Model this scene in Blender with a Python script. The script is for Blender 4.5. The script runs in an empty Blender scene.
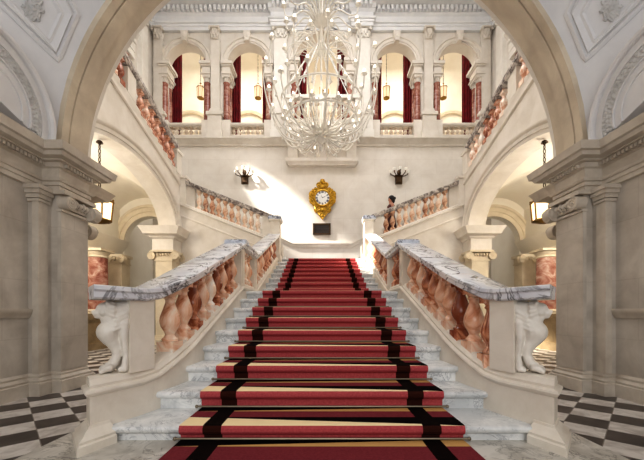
import bpy, bmesh, math, random
from mathutils import Vector, Matrix
random.seed(7)
sc = bpy.context.scene
COL = sc.collection
E = 1.006                    # eye height above the floor; all shapes below are given relative to the eye
F = 320.0
PI = math.pi
def P(px, py, d):            # a point seen at a pixel, at depth d
    return ((px-322)/F*d, d, (313-py)/F*d)

# ------------------------------------------------------------------ materials
def lin(c):
    return tuple((x/12.92 if x <= .04045 else ((x+.055)/1.055)**2.4) for x in [v/255 for v in c]) + (1,)
def newmat(name):
    m = bpy.data.materials.new(name); m.use_nodes = True
    nt = m.node_tree; b = nt.nodes['Principled BSDF']
    return m, nt, b
def N(nt, t, **kw):
    n = nt.nodes.new(t)
    for k, v in kw.items():
        if k.startswith('i_'):
            n.inputs[int(k[2:])].default_value = v
        else:
            setattr(n, k, v)
    return n
def ramp(nt, stops, interp='LINEAR'):
    r = nt.nodes.new('ShaderNodeValToRGB'); r.color_ramp.interpolation = interp
    e = r.color_ramp.elements
    while len(e) > 1: e.remove(e[-1])
    e[0].position = stops[0][0]; e[0].color = stops[0][1]
    for p, c in stops[1:]:
        x = e.new(p); x.color = c
    return r
def noise(nt, scale, detail=4, rough=.55, dist=0, coord='Object', vscale=None):
    tc = nt.nodes.new('ShaderNodeTexCoord')
    out = tc.outputs[coord]
    if vscale:
        mp = nt.nodes.new('ShaderNodeMapping'); mp.inputs['Scale'].default_value = vscale
        nt.links.new(out, mp.inputs[0]); out = mp.outputs[0]
    n = nt.nodes.new('ShaderNodeTexNoise')
    n.inputs['Scale'].default_value = scale; n.inputs['Detail'].default_value = detail
    n.inputs['Roughness'].default_value = rough; n.inputs['Distortion'].default_value = dist
    nt.links.new(out, n.inputs['Vector'])
    return n
def stone(name, c1, c2, scale=2.0, rough=.6, bump=.05, joints=None):
    m, nt, b = newmat(name)
    n = noise(nt, scale, 6, .6, .4)
    r = ramp(nt, [(.3, lin(c2)), (.65, lin(c1))])
    nt.links.new(n.outputs[0], r.inputs[0])
    col = r.outputs[0]
    if joints:
        tc = nt.nodes.new('ShaderNodeTexCoord')
        sx = nt.nodes.new('ShaderNodeSeparateXYZ'); nt.links.new(tc.outputs['Object'], sx.inputs[0])
        cm = nt.nodes.new('ShaderNodeCombineXYZ')
        ad = N(nt, 'ShaderNodeMath', operation='ADD')
        nt.links.new(sx.outputs[0], ad.inputs[0]); nt.links.new(sx.outputs[1], ad.inputs[1])
        nt.links.new(ad.outputs[0], cm.inputs[0]); nt.links.new(sx.outputs[2], cm.inputs[1])
        br = nt.nodes.new('ShaderNodeTexBrick')
        br.inputs['Scale'].default_value = 1; br.inputs['Brick Width'].default_value = joints[0]
        br.inputs['Row Height'].default_value = joints[1]; br.inputs['Mortar Size'].default_value = .006
        br.inputs['Color1'].default_value = (1, 1, 1, 1); br.inputs['Color2'].default_value = (.96, .96, .955, 1)
        br.inputs['Mortar'].default_value = (.90, .89, .88, 1)
        nt.links.new(cm.outputs[0], br.inputs[0])
        mx = N(nt, 'ShaderNodeMix', data_type='RGBA', blend_type='MULTIPLY'); mx.inputs[0].default_value = 1
        nt.links.new(col, mx.inputs[6]); nt.links.new(br.outputs[0], mx.inputs[7]); col = mx.outputs[2]
    nt.links.new(col, b.inputs['Base Color'])
    b.inputs['Roughness'].default_value = rough
    if bump:
        n2 = noise(nt, scale*9, 5, .6)
        bp = N(nt, 'ShaderNodeBump'); bp.inputs['Strength'].default_value = bump; bp.inputs['Distance'].default_value = .01
        nt.links.new(n2.outputs[0], bp.inputs['Height']); nt.links.new(bp.outputs[0], b.inputs['Normal'])
    return m
def marble(name, base, cloud, vein, scale=3, width=.03, rough=.25, amount=1.0):
    m, nt, b = newmat(name)
    n = noise(nt, scale, 6, .62, 1.2)
    s = N(nt, 'ShaderNodeMath', operation='SUBTRACT', i_1=.5); nt.links.new(n.outputs[0], s.inputs[0])
    a = N(nt, 'ShaderNodeMath', operation='ABSOLUTE'); nt.links.new(s.outputs[0], a.inputs[0])
    mr = N(nt, 'ShaderNodeMapRange'); mr.inputs['From Max'].default_value = width
    mr.inputs['To Min'].default_value = amount; mr.inputs['To Max'].default_value = 0
    nt.links.new(a.outputs[0], mr.inputs[0])
    n3 = noise(nt, scale*.9, 2, .5); mk = N(nt, 'ShaderNodeMapRange')
    mk.inputs['From Min'].default_value = .36; mk.inputs['From Max'].default_value = .54
    nt.links.new(n3.outputs[0], mk.inputs[0])
    mu = N(nt, 'ShaderNodeMath', operation='MULTIPLY'); nt.links.new(mr.outputs[0], mu.inputs[0]); nt.links.new(mk.outputs[0], mu.inputs[1])
    n2 = noise(nt, scale*.8, 4, .6, .5)
    r = ramp(nt, [(.38, lin(cloud)), (.6, lin(base))]); nt.links.new(n2.outputs[0], r.inputs[0])
    mx = N(nt, 'ShaderNodeMix', data_type='RGBA'); nt.links.new(mu.outputs[0], mx.inputs[0])
    nt.links.new(r.outputs[0], mx.inputs[6]); mx.inputs[7].default_value = lin(vein)
    nt.links.new(mx.outputs[2], b.inputs['Base Color']); b.inputs['Roughness'].default_value = rough
    return m
def mottled(name, cols, scale=6, rough=.25, rnd=.25, stretch=None):
    m, nt, b = newmat(name)
    n = noise(nt, scale, 5, .6, 1.0, vscale=stretch)
    oi = nt.nodes.new('ShaderNodeObjectInfo')
    ma = N(nt, 'ShaderNodeMath', operation='MULTIPLY_ADD', i_1=rnd, i_2=-rnd/2); nt.links.new(oi.outputs['Random'], ma.inputs[0])
    ad = N(nt, 'ShaderNodeMath', operation='ADD'); nt.links.new(n.outputs[0], ad.inputs[0]); nt.links.new(ma.outputs[0], ad.inputs[1])
    k = len(cols)
    r = ramp(nt, [(.28+.44*i/(k-1), lin(c)) for i, c in enumerate(cols)]); nt.links.new(ad.outputs[0], r.inputs[0])
    nt.links.new(r.outputs[0], b.inputs['Base Color']); b.inputs['Roughness'].default_value = rough
    return m
def plain(name, c, rough=.5, metal=0, emit=0, ecol=None, var=.08, scale=8, trans=0):
    m, nt, b = newmat(name)
    n = noise(nt, scale, 3)
    d = tuple(max(0, int(v*(1-var))) for v in c)
    r = ramp(nt, [(.3, lin(d)), (.7, lin(c))]); nt.links.new(n.outputs[0], r.inputs[0])
    nt.links.new(r.outputs[0], b.inputs['Base Color'])
    b.inputs['Roughness'].default_value = rough; b.inputs['Metallic'].default_value = metal
    if emit:
        b.inputs['Emission Color'].default_value = lin(ecol or c); b.inputs['Emission Strength'].default_value = emit
    if trans: b.inputs['Transmission Weight'].default_value = trans
    return m
M = {}
M['hall'] = stone('hall_stone', (235, 229, 220), (222, 214, 203), 1.6, .55, .03, (1.3, .62))
M['hall_plain'] = stone('hall_stone_plain', (234, 227, 217), (218, 209, 196), 2.2, .55, .03)
M['string'] = stone('stringer_stone', (236, 228, 215), (220, 210, 195), 3.5, .5, .04)
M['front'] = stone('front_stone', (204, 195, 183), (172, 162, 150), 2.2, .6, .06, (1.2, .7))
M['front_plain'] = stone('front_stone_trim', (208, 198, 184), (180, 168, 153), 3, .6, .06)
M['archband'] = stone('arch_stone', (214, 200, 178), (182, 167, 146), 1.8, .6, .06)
M['plaster'] = stone('vault_plaster', (222, 220, 219), (208, 206, 206), 1.5, .8, .03)
M['relief'] = stone('relief_plaster', (206, 204, 202), (176, 174, 172), 9, .8, .25)
M['aisle'] = stone('aisle_plaster', (246, 239, 224), (238, 229, 212), 1.4, .7, .02)
M['aisle_stone'] = stone('aisle_stone', (232, 218, 192), (214, 198, 170), 2.5, .6, .03)
M['beige'] = stone('beige_wall', (196, 184, 166), (180, 168, 150), 1.4, .7, .03)
M['dado'] = stone('dado_stone', (168, 146, 112), (138, 116, 84), 4, .5, .05)
M['cornice'] = stone('white_cornice', (240, 240, 240), (228, 229, 231), 2, .7, .02)
M['whitestone'] = stone('white_stone', (244, 240, 232), (232, 226, 216), 2.5, .55, .03)
M['lion'] = stone('lion_marble', (236, 230, 220), (212, 204, 192), 5, .45, .04)
M['rail'] = marble('veined_rail_marble', (240, 240, 242), (204, 208, 218), (26, 22, 34), 1.9, .034, .22)
M['newelcap'] = marble('dark_veined_marble', (226, 230, 238), (190, 196, 212), (36, 38, 62), 7, .07, .22)
M['step'] = marble('step_marble', (238, 238, 236), (204, 206, 206), (150, 152, 156), 4.5, .022, .3, .8)
M['slab'] = marble('floor_slab_marble', (214, 209, 200), (176, 170, 160), (96, 90, 82), 4.0, .03, .3, .8)
M['baluster'] = mottled('baluster_marble', [(138, 74, 50), (206, 138, 102), (240, 192, 160), (248, 220, 196), (255, 248, 240)], 3.4, .1, .35)
M['baluster_pale'] = mottled('pale_baluster_stone', [(190, 168, 146), (226, 210, 190), (242, 232, 216)], 5, .3, .3)
M['redmarble'] = mottled('red_marble', [(112, 58, 48), (150, 88, 72), (186, 136, 118), (216, 190, 172)], 2.6, .2, .15, (1, 1, 1.6))
M['railstone'] = mottled('grey_rail_marble', [(58, 50, 50), (128, 118, 114), (206, 198, 190), (226, 220, 214)], 7, .3, .1)
M['brass'] = plain('brass', (150, 116, 58), .35, .9)
M['bronze'] = plain('dark_bronze', (84, 64, 44), .45, .7)
M['gold'] = plain('gilding', (232, 180, 60), .32, .6, var=.4, scale=18)
M['rod'] = plain('steel_rod', (150, 138, 118), .35, .8)
M['curtain'] = plain('red_velvet', (140, 16, 28), .8, var=.35, scale=5)
M['black'] = plain('black_plaque', (44, 34, 30), .4)
M['dial'] = plain('dial_enamel', (246, 244, 240), .3, var=.02)
M['blue'] = plain('numeral_blue', (40, 44, 92), .4)
M['glow'] = plain('lit_glass', (255, 236, 196), .4, emit=1.7, ecol=(255, 226, 178))
M['dimglow'] = plain('dim_lit_glass', (250, 226, 176), .4, emit=.6, ecol=(255, 234, 196))
M['bulb'] = plain('bulb_glass', (255, 250, 240), .2, emit=1.1, ecol=(255, 246, 230))
M['shade'] = plain('frosted_cup', (250, 246, 238), .3, emit=.15, ecol=(255, 244, 225))
M['enamel'] = plain('white_enamel', (236, 231, 222), .3, var=.06)
M['crystal'] = plain('crystal_drop', (248, 248, 246), .08, var=.03)
M['skin'] = plain('skin', (186, 130, 104), .5)
M['hair'] = plain('dark_hair', (30, 22, 20), .6)
M['dress'] = plain('dark_red_dress', (92, 34, 34), .7, var=.5, scale=30)
M['shoe'] = plain('dark_shoe', (34, 26, 26), .5)

def floor_mat():
    m, nt, b = newmat('checker_tiles')
    tc = nt.nodes.new('ShaderNodeTexCoord'); sx = nt.nodes.new('ShaderNodeSeparateXYZ')
    nt.links.new(tc.outputs['Object'], sx.inputs[0])
    ab = N(nt, 'ShaderNodeMath', operation='ABSOLUTE'); nt.links.new(sx.outputs[0], ab.inputs[0])
    def lin2(kx, ky, off):                       # |x|*kx + y*ky + off
        a = N(nt, 'ShaderNodeMath', operation='MULTIPLY_ADD', i_1=ky, i_2=off); nt.links.new(sx.outputs[1], a.inputs[0])
        c = N(nt, 'ShaderNodeMath', operation='MULTIPLY_ADD', i_1=kx); nt.links.new(ab.outputs[0], c.inputs[0]); nt.links.new(a.outputs[0], c.inputs[2])
        return c
    q = 1/(.30*math.sqrt(2))
    u = lin2(-q, q, .296+20); v = lin2(q, q, .67)
    fl = []
    grout = []
    for w in (u, v):
        f = N(nt, 'ShaderNodeMath', operation='FLOOR'); nt.links.new(w.outputs[0], f.inputs[0]); fl.append(f)
        fr = N(nt, 'ShaderNodeMath', operation='FRACT'); nt.links.new(w.outputs[0], fr.inputs[0])
        s = N(nt, 'ShaderNodeMath', operation='SUBTRACT', i_1=.5); nt.links.new(fr.outputs[0], s.inputs[0])
        a = N(nt, 'ShaderNodeMath', operation='ABSOLUTE'); nt.links.new(s.outputs[0], a.inputs[0])
        g = N(nt, 'ShaderNodeMath', operation='GREATER_THAN', i_1=.488); nt.links.new(a.outputs[0], g.inputs[0]); grout.append(g)
    ad = N(nt, 'ShaderNodeMath', operation='ADD'); nt.links.new(fl[0].outputs[0], ad.inputs[0]); nt.links.new(fl[1].outputs[0], ad.inputs[1])
    md = N(nt, 'ShaderNodeMath', operation='MODULO', i_1=2); nt.links.new(ad.outputs[0], md.inputs[0])
    n = noise(nt, 5, 6, .6, .8)
    rl = ramp(nt, [(.35, lin((176, 168, 160))), (.6, lin((216, 210, 203)))]); nt.links.new(n.outputs[0], rl.inputs[0])
    rd = ramp(nt, [(.35, lin((46, 39, 37))), (.7, lin((76, 66, 62)))]); nt.links.new(n.outputs[0], rd.inputs[0])
    mx = N(nt, 'ShaderNodeMix', data_type='RGBA'); nt.links.new(md.outputs[0], mx.inputs[0])
    nt.links.new(rd.outputs[0], mx.inputs[6]); nt.links.new(rl.outputs[0], mx.inputs[7])
    gm = N(nt, 'ShaderNodeMath', operation='MAXIMUM'); nt.links.new(grout[0].outputs[0], gm.inputs[0]); nt.links.new(grout[1].outputs[0], gm.inputs[1])
    m2 = N(nt, 'ShaderNodeMix', data_type='RGBA'); nt.links.new(gm.outputs[0], m2.inputs[0])
    nt.links.new(mx.outputs[2], m2.inputs[6]); m2.inputs[7].default_value = lin((120, 112, 104))
    nt.links.new(m2.outputs[2], b.inputs['Base Color']); b.inputs['Roughness'].default_value = .3
    return m
M['floor'] = floor_mat()

def carpet_mat():
    """runner, sun and shade wedges painted on the treads: uv.x 0..1 across, uv.y 0..1 over a tread (0 = nosing), 2..3 up a riser"""
    m, nt, b = newmat('carpet_painted_sun')
    uv = nt.nodes.new('ShaderNodeUVMap'); sx = nt.nodes.new('ShaderNodeSeparateXYZ'); nt.links.new(uv.outputs[0], sx.inputs[0])
    U, V = sx.outputs[0], sx.outputs[1]
    def mth(op, a, b_=None, c=None):
        n = nt.nodes.new('ShaderNodeMath'); n.operation = op
        for i, x in enumerate((a, b_, c)):
            if x is None: continue
            if isinstance(x, (int, float)): n.inputs[i].default_value = x
            else: nt.links.new(x, n.inputs[i])
        return n.outputs[0]
    def mix(f, a, b_):
        n = N(nt, 'ShaderNodeMix', data_type='RGBA'); nt.links.new(f, n.inputs[0])
        for i, x in ((6, a), (7, b_)):
            if isinstance(x, tuple): n.inputs[i].default_value = x
            else: nt.links.new(x, n.inputs[i])
        return n.outputs[2]
    nz = noise(nt, 60, 2)
    red = ramp(nt, [(.3, lin((166, 72, 76))), (.7, lin((188, 88, 90)))]); nt.links.new(nz.outputs[0], red.inputs[0])
    dred = ramp(nt, [(.3, lin((112, 46, 52))), (.7, lin((128, 54, 60)))]); nt.links.new(nz.outputs[0], dred.inputs[0])
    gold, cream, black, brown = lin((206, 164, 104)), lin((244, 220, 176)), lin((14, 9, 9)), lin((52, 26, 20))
    # tread: sun glare in gold and cream, shadow in black, painted as wedges
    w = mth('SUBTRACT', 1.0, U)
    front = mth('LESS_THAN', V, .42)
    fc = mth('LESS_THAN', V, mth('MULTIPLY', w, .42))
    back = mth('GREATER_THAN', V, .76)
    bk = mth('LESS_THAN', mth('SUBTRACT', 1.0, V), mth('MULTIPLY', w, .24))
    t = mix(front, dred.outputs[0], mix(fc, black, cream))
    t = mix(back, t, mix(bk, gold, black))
    # side bands
    a = mth('ABSOLUTE', mth('SUBTRACT', U, .5))
    band = mth('MULTIPLY', mth('GREATER_THAN', a, .352), mth('LESS_THAN', a, .417))
    t = mix(band, t, lin((20, 12, 10)))
    # riser
    rl = mth('LESS_THAN', mth('ABSOLUTE', mth('SUBTRACT', V, 2.62)), .08)
    r = mix(rl, red.outputs[0], lin((154, 64, 70)))
    r = mix(band, r, brown)
    isr = mth('GREATER_THAN', V, 1.5)
    nt.links.new(mix(isr, t, r), b.inputs['Base Color'])
    b.inputs['Roughness'].default_value = 1; b.inputs['Specular IOR Level'].default_value = .05
    bp = N(nt, 'ShaderNodeBump'); bp.inputs['Strength'].default_value = .15; bp.inputs['Distance'].default_value = .005
    nt.links.new(nz.outputs[0], bp.inputs['Height']); nt.links.new(bp.outputs[0], b.inputs['Normal'])
    return m
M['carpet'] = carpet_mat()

# ------------------------------------------------------------------ mesh builder
class MB:
    def __init__(s): s.v = []; s.f = []; s.uv = None
    def add(s, vs, fs):
        o = len(s.v); s.v += [tuple(p) for p in vs]; s.f += [tuple(i+o for i in f) for f in fs]; return s
    def box(s, x0, x1, y0, y1, z0, z1):
        vs = [(x, y, z) for z in (z0, z1) for y in (y0, y1) for x in (x0, x1)]
        return s.add(vs, [(0, 2, 3, 1), (4, 5, 7, 6), (0, 1, 5, 4), (2, 6, 7, 3), (0, 4, 6, 2), (1, 3, 7, 5)])
    def prism(s, poly, axis, a0, a1):
        """poly of 2-D points, extruded along axis; 'x': (y,z)  'y': (x,z)  'z': (x,y)"""
        def p3(p, a): return (a, p[0], p[1]) if axis == 'x' else ((p[0], a, p[1]) if axis == 'y' else (p[0], p[1], a))
        n = len(poly)
        vs = [p3(p, a0) for p in poly] + [p3(p, a1) for p in poly]
        fs = [tuple(range(n)), tuple(range(2*n-1, n-1, -1))] + [(i, (i+1) % n, n+(i+1) % n, n+i) for i in range(n)]
        return s.add(vs, fs)
    def lathe(s, prof, c=(0, 0, 0), seg=16, sx=1, sy=1, a0=0, a1=2*PI):
        full = abs(a1-a0-2*PI) < 1e-6
        k = seg if full else seg+1
        vs = []; n = len(prof)
        for i in range(k):
            t = a0+(a1-a0)*i/seg
            for r, z in prof: vs.append((c[0]+r*math.cos(t)*sx, c[1]+r*math.sin(t)*sy, c[2]+z))
        fs = []
        for i in range(seg):
            j = (i+1) % k
            for q in range(n-1): fs.append((i*n+q, j*n+q, j*n+q+1, i*n+q+1))
        if full:
            fs.append(tuple(i*n for i in range(k))[::-1]); fs.append(tuple(i*n+n-1 for i in range(k)))
        return s.add(vs, fs)
    def tube(s, pts, r, seg=8, closed=False):
        pts = [Vector(p) for p in pts]; n = len(pts)
        rs = r if isinstance(r, (list, tuple)) else [r]*n
        vs = []; prev = None
        for i, p in enumerate(pts):
            if closed: t = pts[(i+1) % n]-pts[i-1]
            else: t = pts[min(i+1, n-1)]-pts[max(i-1, 0)]
            t.normalize()
            if prev is None:
                up = Vector((0, 0, 1)) if abs(t.z) < .9 else Vector((1, 0, 0))
                a = t.cross(up).normalized()
            else:
                a = (prev-t*prev.dot(t))
                a = a.normalized() if a.length > 1e-6 else t.orthogonal().normalized()
            prev = a; b = t.cross(a)
            for k in range(seg):
                th = 2*PI*k/seg
                vs.append(p+(a*math.cos(th)+b*math.sin(th))*rs[i])
        fs = []
        m = n if closed else n-1
        for i in range(m):
            j = (i+1) % n
            for k in range(seg): fs.append((i*seg+k, i*seg+(k+1) % seg, j*seg+(k+1) % seg, j*seg+k))
        if not closed:
            fs.append(tuple(range(seg))[::-1]); fs.append(tuple(range((n-1)*seg, n*seg)))
        return s.add(vs, fs)
    def ball(s, c, r, seg=12, rings=8):
        if not isinstance(r, (tuple, list)): r = (r, r, r)
        vs = [(c[0], c[1], c[2]-r[2])]
        for i in range(1, rings):
            t = PI*i/rings
            for k in range(seg):
                a = 2*PI*k/seg
                vs.append((c[0]+r[0]*math.sin(t)*math.cos(a), c[1]+r[1]*math.sin(t)*math.sin(a), c[2]-r[2]*math.cos(t)))
        vs.append((c[0], c[1], c[2]+r[2])); fs = []
        for k in range(seg): fs.append((0, 1+(k+1) % seg, 1+k))
        for i in range(rings-2):
            for k in range(seg):
                a = 1+i*seg; fs.append((a+k, a+(k+1) % seg, a+seg+(k+1) % seg, a+seg+k))
        t = len(vs)-1; a = 1+(rings-2)*seg
        for k in range(seg): fs.append((a+k, a+(k+1) % seg, t))
        return s.add(vs, fs)
    def loft(s, path, prof, closed=True, caps=True, side=1):
        """sweep profile (offset, dz) along a path of (x,y,z) with mitred corners"""
        n = len(path); k = len(prof); vs = []
        for i in range(n):
            def dirn(a, b):
                d = Vector((b[0]-a[0], b[1]-a[1])); return d.normalized() if d.length > 1e-9 else None
            d0 = dirn(path[i-1], path[i]) if i > 0 else None
            d1 = dirn(path[i], path[i+1]) if i < n-1 else None
            d0 = d0 or d1; d1 = d1 or d0
            n0 = Vector((d0.y, -d0.x)); n1 = Vector((d1.y, -d1.x))
            m = (n0+n1)
            m = m.normalized() if m.length > 1e-6 else n0
            c = max(.3, m.dot(n0)); m = m/c*side
            for o, dz in prof: vs.append((path[i][0]+m.x*o, path[i][1]+m.y*o, path[i][2]+dz))
        fs = []
        kk = k if closed else k-1
        for i in range(n-1):
            for q in range(kk):
                q2 = (q+1) % k; fs.append((i*k+q, i*k+q2, (i+1)*k+q2, (i+1)*k+q))
        if caps and closed:
            fs.append(tuple(range(k))); fs.append(tuple(range((n-1)*k, n*k))[::-1])
        return s.add(vs, fs)
    def arch(s, c, R, prof, plane='y', a0=0, a1=PI, seg=40, out=-1, R2=None):
        """ring in plane y=const or x=const; prof = closed list of (radius, depth)"""
        vs = []; k = len(prof)
        for i in range(seg+1):
            t = a0+(a1-a0)*i/seg
            for r, n in prof:
                u = (R+r)*math.cos(t); w = ((R if R2 is None else R2)+r)*math.sin(t)
                vs.append((c[0]+u, c[1]+out*n, c[2]+w) if plane == 'y' else (c[0]+out*n, c[1]+u, c[2]+w))
        fs = []
        for i in range(seg):
            for q in range(k):
                q2 = (q+1) % k; fs.append((i*k+q, i*k+q2, (i+1)*k+q2, (i+1)*k+q))
        fs.append(tuple(range(k))); fs.append(tuple(range(seg*k, seg*k+k))[::-1])
        return s.add(vs, fs)
    def mir(s):
        s.v = [(-x, y, z) for x, y, z in s.v]; s.f = [f[::-1] for f in s.f]; return s
    def xf(s, mat):
        s.v = [tuple(mat @ Vector(p)) for p in s.v]; return s
    def merge(s, o): return s.add(o.v, o.f)

def arched_wall(mb, plane, u0, u1, z0, ztop, ops, n0, n1, seg=24):
    """wall slab with arched openings; ops = (centre, radius, spring z, sill z)"""
    zt = ztop if callable(ztop) else (lambda u: ztop)
    us = [u0]; tags = []
    for c, r, zs, zb in sorted(ops):
        us.append(c-r); tags.append(None)
        for i in range(1, seg+1):
            us.append(c-r*math.cos(PI*i/seg)); tags.append((c, r, zs, zb))
    us.append(u1); tags.append(None)
    def p(u, n, z): return (u, n, z) if plane == 'y' else (n, u, z)
    def quad(a, b, c, d): mb.add([a, b, c, d], [(0, 1, 2, 3)])
    for i, tg in enumerate(tags):
        a, b = us[i], us[i+1]
        if b-a < 1e-6: continue
        if tg is None: za = zb_ = z0
        else:
            c, r, zs, sill = tg
            za = zs+math.sqrt(max(0, r*r-(a-c)**2)); zb_ = zs+math.sqrt(max(0, r*r-(b-c)**2))
            quad(p(a, n0, za), p(b, n0, zb_), p(b, n1, zb_), p(a, n1, za))
            if sill > z0:
                for n in (n0, n1): quad(p(a, n, z0), p(b, n, z0), p(b, n, sill), p(a, n, sill))
                quad(p(a, n0, sill), p(b, n0, sill), p(b, n1, sill), p(a, n1, sill))
        for n in (n0, n1): quad(p(a, n, za), p(b, n, zb_), p(b, n, zt(b)), p(a, n, zt(a)))
        quad(p(a, n0, zt(a)), p(b, n0, zt(b)), p(b, n1, zt(b)), p(a, n1, zt(a)))
    for c, r, zs, sill in ops:
        for u in (c-r, c+r): quad(p(u, n0, max(sill, z0)), p(u, n0, zs), p(u, n1, zs), p(u, n1, max(sill, z0)))
    for u in (u0, u1): quad(p(u, n0, z0), p(u, n0, zt(u)), p(u, n1, zt(u)), p(u, n1, z0))
    return mb

def thing(name, label, cat, loc, group=None):
    o = bpy.data.objects.new(name, None); COL.objects.link(o)
    o.location = (loc[0], loc[1], loc[2]+E); o.empty_display_size = .1
    o['label'] = label; o['category'] = cat
    if group: o['group'] = group
    return o
def abs_loc(o):
    v = Vector(o.location)
    while o.parent: o = o.parent; v = v+Vector(o.location)
    return v
def obj(name, mb, mat, parent=None, origin=None, smooth=35, kind=None, local=False):
    """one mesh object; shapes are given in the scene frame unless local=True (then origin is where it goes)"""
    me = bpy.data.meshes.new(name)
    if local:
        vs = mb.v; wo = Vector((origin[0], origin[1], origin[2]+E))
    else:
        if parent is not None and origin is None: wo = abs_loc(parent)
        elif origin is not None: wo = Vector((origin[0], origin[1], origin[2]+E))
        else:
            xs = [p[0] for p in mb.v]; ys = [p[1] for p in mb.v]; zs = [p[2] for p in mb.v]
            wo = Vector(((min(xs)+max(xs))/2, (min(ys)+max(ys))/2, min(zs)+E))
            if kind == 'structure': wo = Vector((0, 0, 0))
        vs = [(x-wo.x, y-wo.y, z+E-wo.z) for x, y, z in mb.v]
    me.from_pydata(vs, [], mb.f)
    bm = bmesh.new(); bm.from_mesh(me)
    bmesh.ops.remove_doubles(bm, verts=bm.verts, dist=1e-5)
    bmesh.ops.recalc_face_normals(bm, faces=bm.faces); bm.to_mesh(me); bm.free()
    if smooth:
        for p in me.polygons: p.use_smooth = True
        me.set_sharp_from_angle(angle=math.radians(smooth))
    me.materials.append(M[mat] if isinstance(mat, str) else mat)
    o = bpy.data.objects.new(name, me); COL.objects.link(o)
    if parent is not None:
        o.parent = parent; o.location = wo-abs_loc(parent)
    else: o.location = wo
    if kind: o['kind'] = kind
    return o
def struct(name, mb, mat, **k): return obj(name, mb, mat, kind='structure', **k)
def tag(o, label, cat, group=None):
    o['label'] = label; o['category'] = cat
    if group: o['group'] = group
    return o
def copy_tree(o, loc=None, parent=None, label=None):
    c = o.copy(); COL.objects.link(c)
    if parent is not None: c.parent = parent
    if loc is not None: c.location = (loc[0], loc[1], loc[2]+E) if parent is None else loc
    if label: c['label'] = label
    for ch in list(o.children): copy_tree(ch, None, c)
    return c
def part_copy(src, parent, wloc):
    c = src.copy(); COL.objects.link(c); c.parent = parent
    c.location = Vector((wloc[0], wloc[1], wloc[2]+E))-abs_loc(parent)
    return c
def mb_side(s, fn):
    m = MB(); fn(m)
    return m.mir() if s > 0 else m
SIDES = ((-1, 'left'), (1, 'right'))

# ------------------------------------------------------------------ shapes used many times
def baluster_mb(H=.56, r=1.0, ext=.07):
    m = MB(); k = H/.56
    m.box(-.088*r, .088*r, -.088*r, .088*r, -ext, .06*k)
    m.lathe([(.078*r, .06*k), (.082*r, .08*k), (.062*r, .098*k), (.046*r, .12*k), (.058*r, .148*k), (.090*r, .20*k), (.102*r, .245*k),
             (.096*r, .29*k), (.070*r, .355*k), (.046*r, .42*k), (.045*r, .445*k), (.064*r, .462*k), (.05*r, .478*k), (.066*r, .50*k)], seg=14)
    m.box(-.076*r, .076*r, -.076*r, .076*r, .50*k, H+ext)
    return m
def volute(m, c, axis, r, t):
    """scroll: drum with a raised spiral on both faces; axis 'x' or 'y'"""
    def q(u, w, n): return (c[0]+n, c[1]+u, c[2]+w) if axis == 'x' else (c[0]+u, c[1]+n, c[2]+w)
    k = 18
    vs = [q(r*math.cos(2*PI*i/k), r*math.sin(2*PI*i/k), -t/2) for i in range(k)]+[q(r*math.cos(2*PI*i/k), r*math.sin(2*PI*i/k), t/2) for i in range(k)]
    m.add(vs, [tuple(range(k)), tuple(range(k, 2*k))]+[(i, (i+1) % k, k+(i+1) % k, k+i) for i in range(k)])
    for sg in (-1, 1):
        pts = []
        for i in range(37):
            a = i/36*2.25*2*PI; rr = r*(1.0-.80*i/36); pts.append(q(rr*math.cos(a), rr*math.sin(a), sg*t/2))
        m.tube(pts, r*.085, 6)
        m.ball(q(0, 0, sg*t/2), r*.2, 8, 6)
    return m
def leafcap(m, x, y, z0, z1, w, d):
    """leafy capital: bell, two tiers of leaves, corner scrolls, abacus"""
    h = z1-z0
    m.lathe([(.40*w, 0), (.42*w, .04*h), (.38*w, .07*h), (.39*w, .5*h), (.5*w, .85*h)], (x, y, z0), 12, 1, d/w)
    for tier, (zz, hh, rr) in enumerate(((.05, .38, .43), (.3, .45, .45))):
        for i in range(8):
            a = 2*PI*(i+.5*tier)/8; ca, sa = math.cos(a), math.sin(a)
            pts = [(x+ca*rr*w*f, y+sa*rr*d*f, z0+h*(zz+hh*g)) for f, g in ((.95, 0), (1.02, .5), (1.14, .9), (1.28, .98), (1.3, .82))]
            m.tube(pts, [.10*w, .11*w, .09*w, .06*w, .03*w], 6)
    for sx in (-1, 1):
        for sy in (-1, 1): m.ball((x+sx*.52*w, y+sy*.52*d, z0+.78*h), (.12*w, .12*d, .13*h), 8, 6)
    m.box(x-.60*w, x+.60*w, y-.60*d, y+.60*d, z0+.88*h, z1)
    m.ball((x, y-.62*d, z0+.93*h), (.09*w, .05*d, .08*h), 8, 6)
    return m

# ================================================================== SETTING
FL = -E
struct('floor', MB().box(-9, 9, -3.5, 13.6, FL-.1, FL), 'floor')
struct('trim_1', MB().box(-2.1, 2.1, -3.0, 2.75, FL, FL+.006), 'slab')

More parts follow.
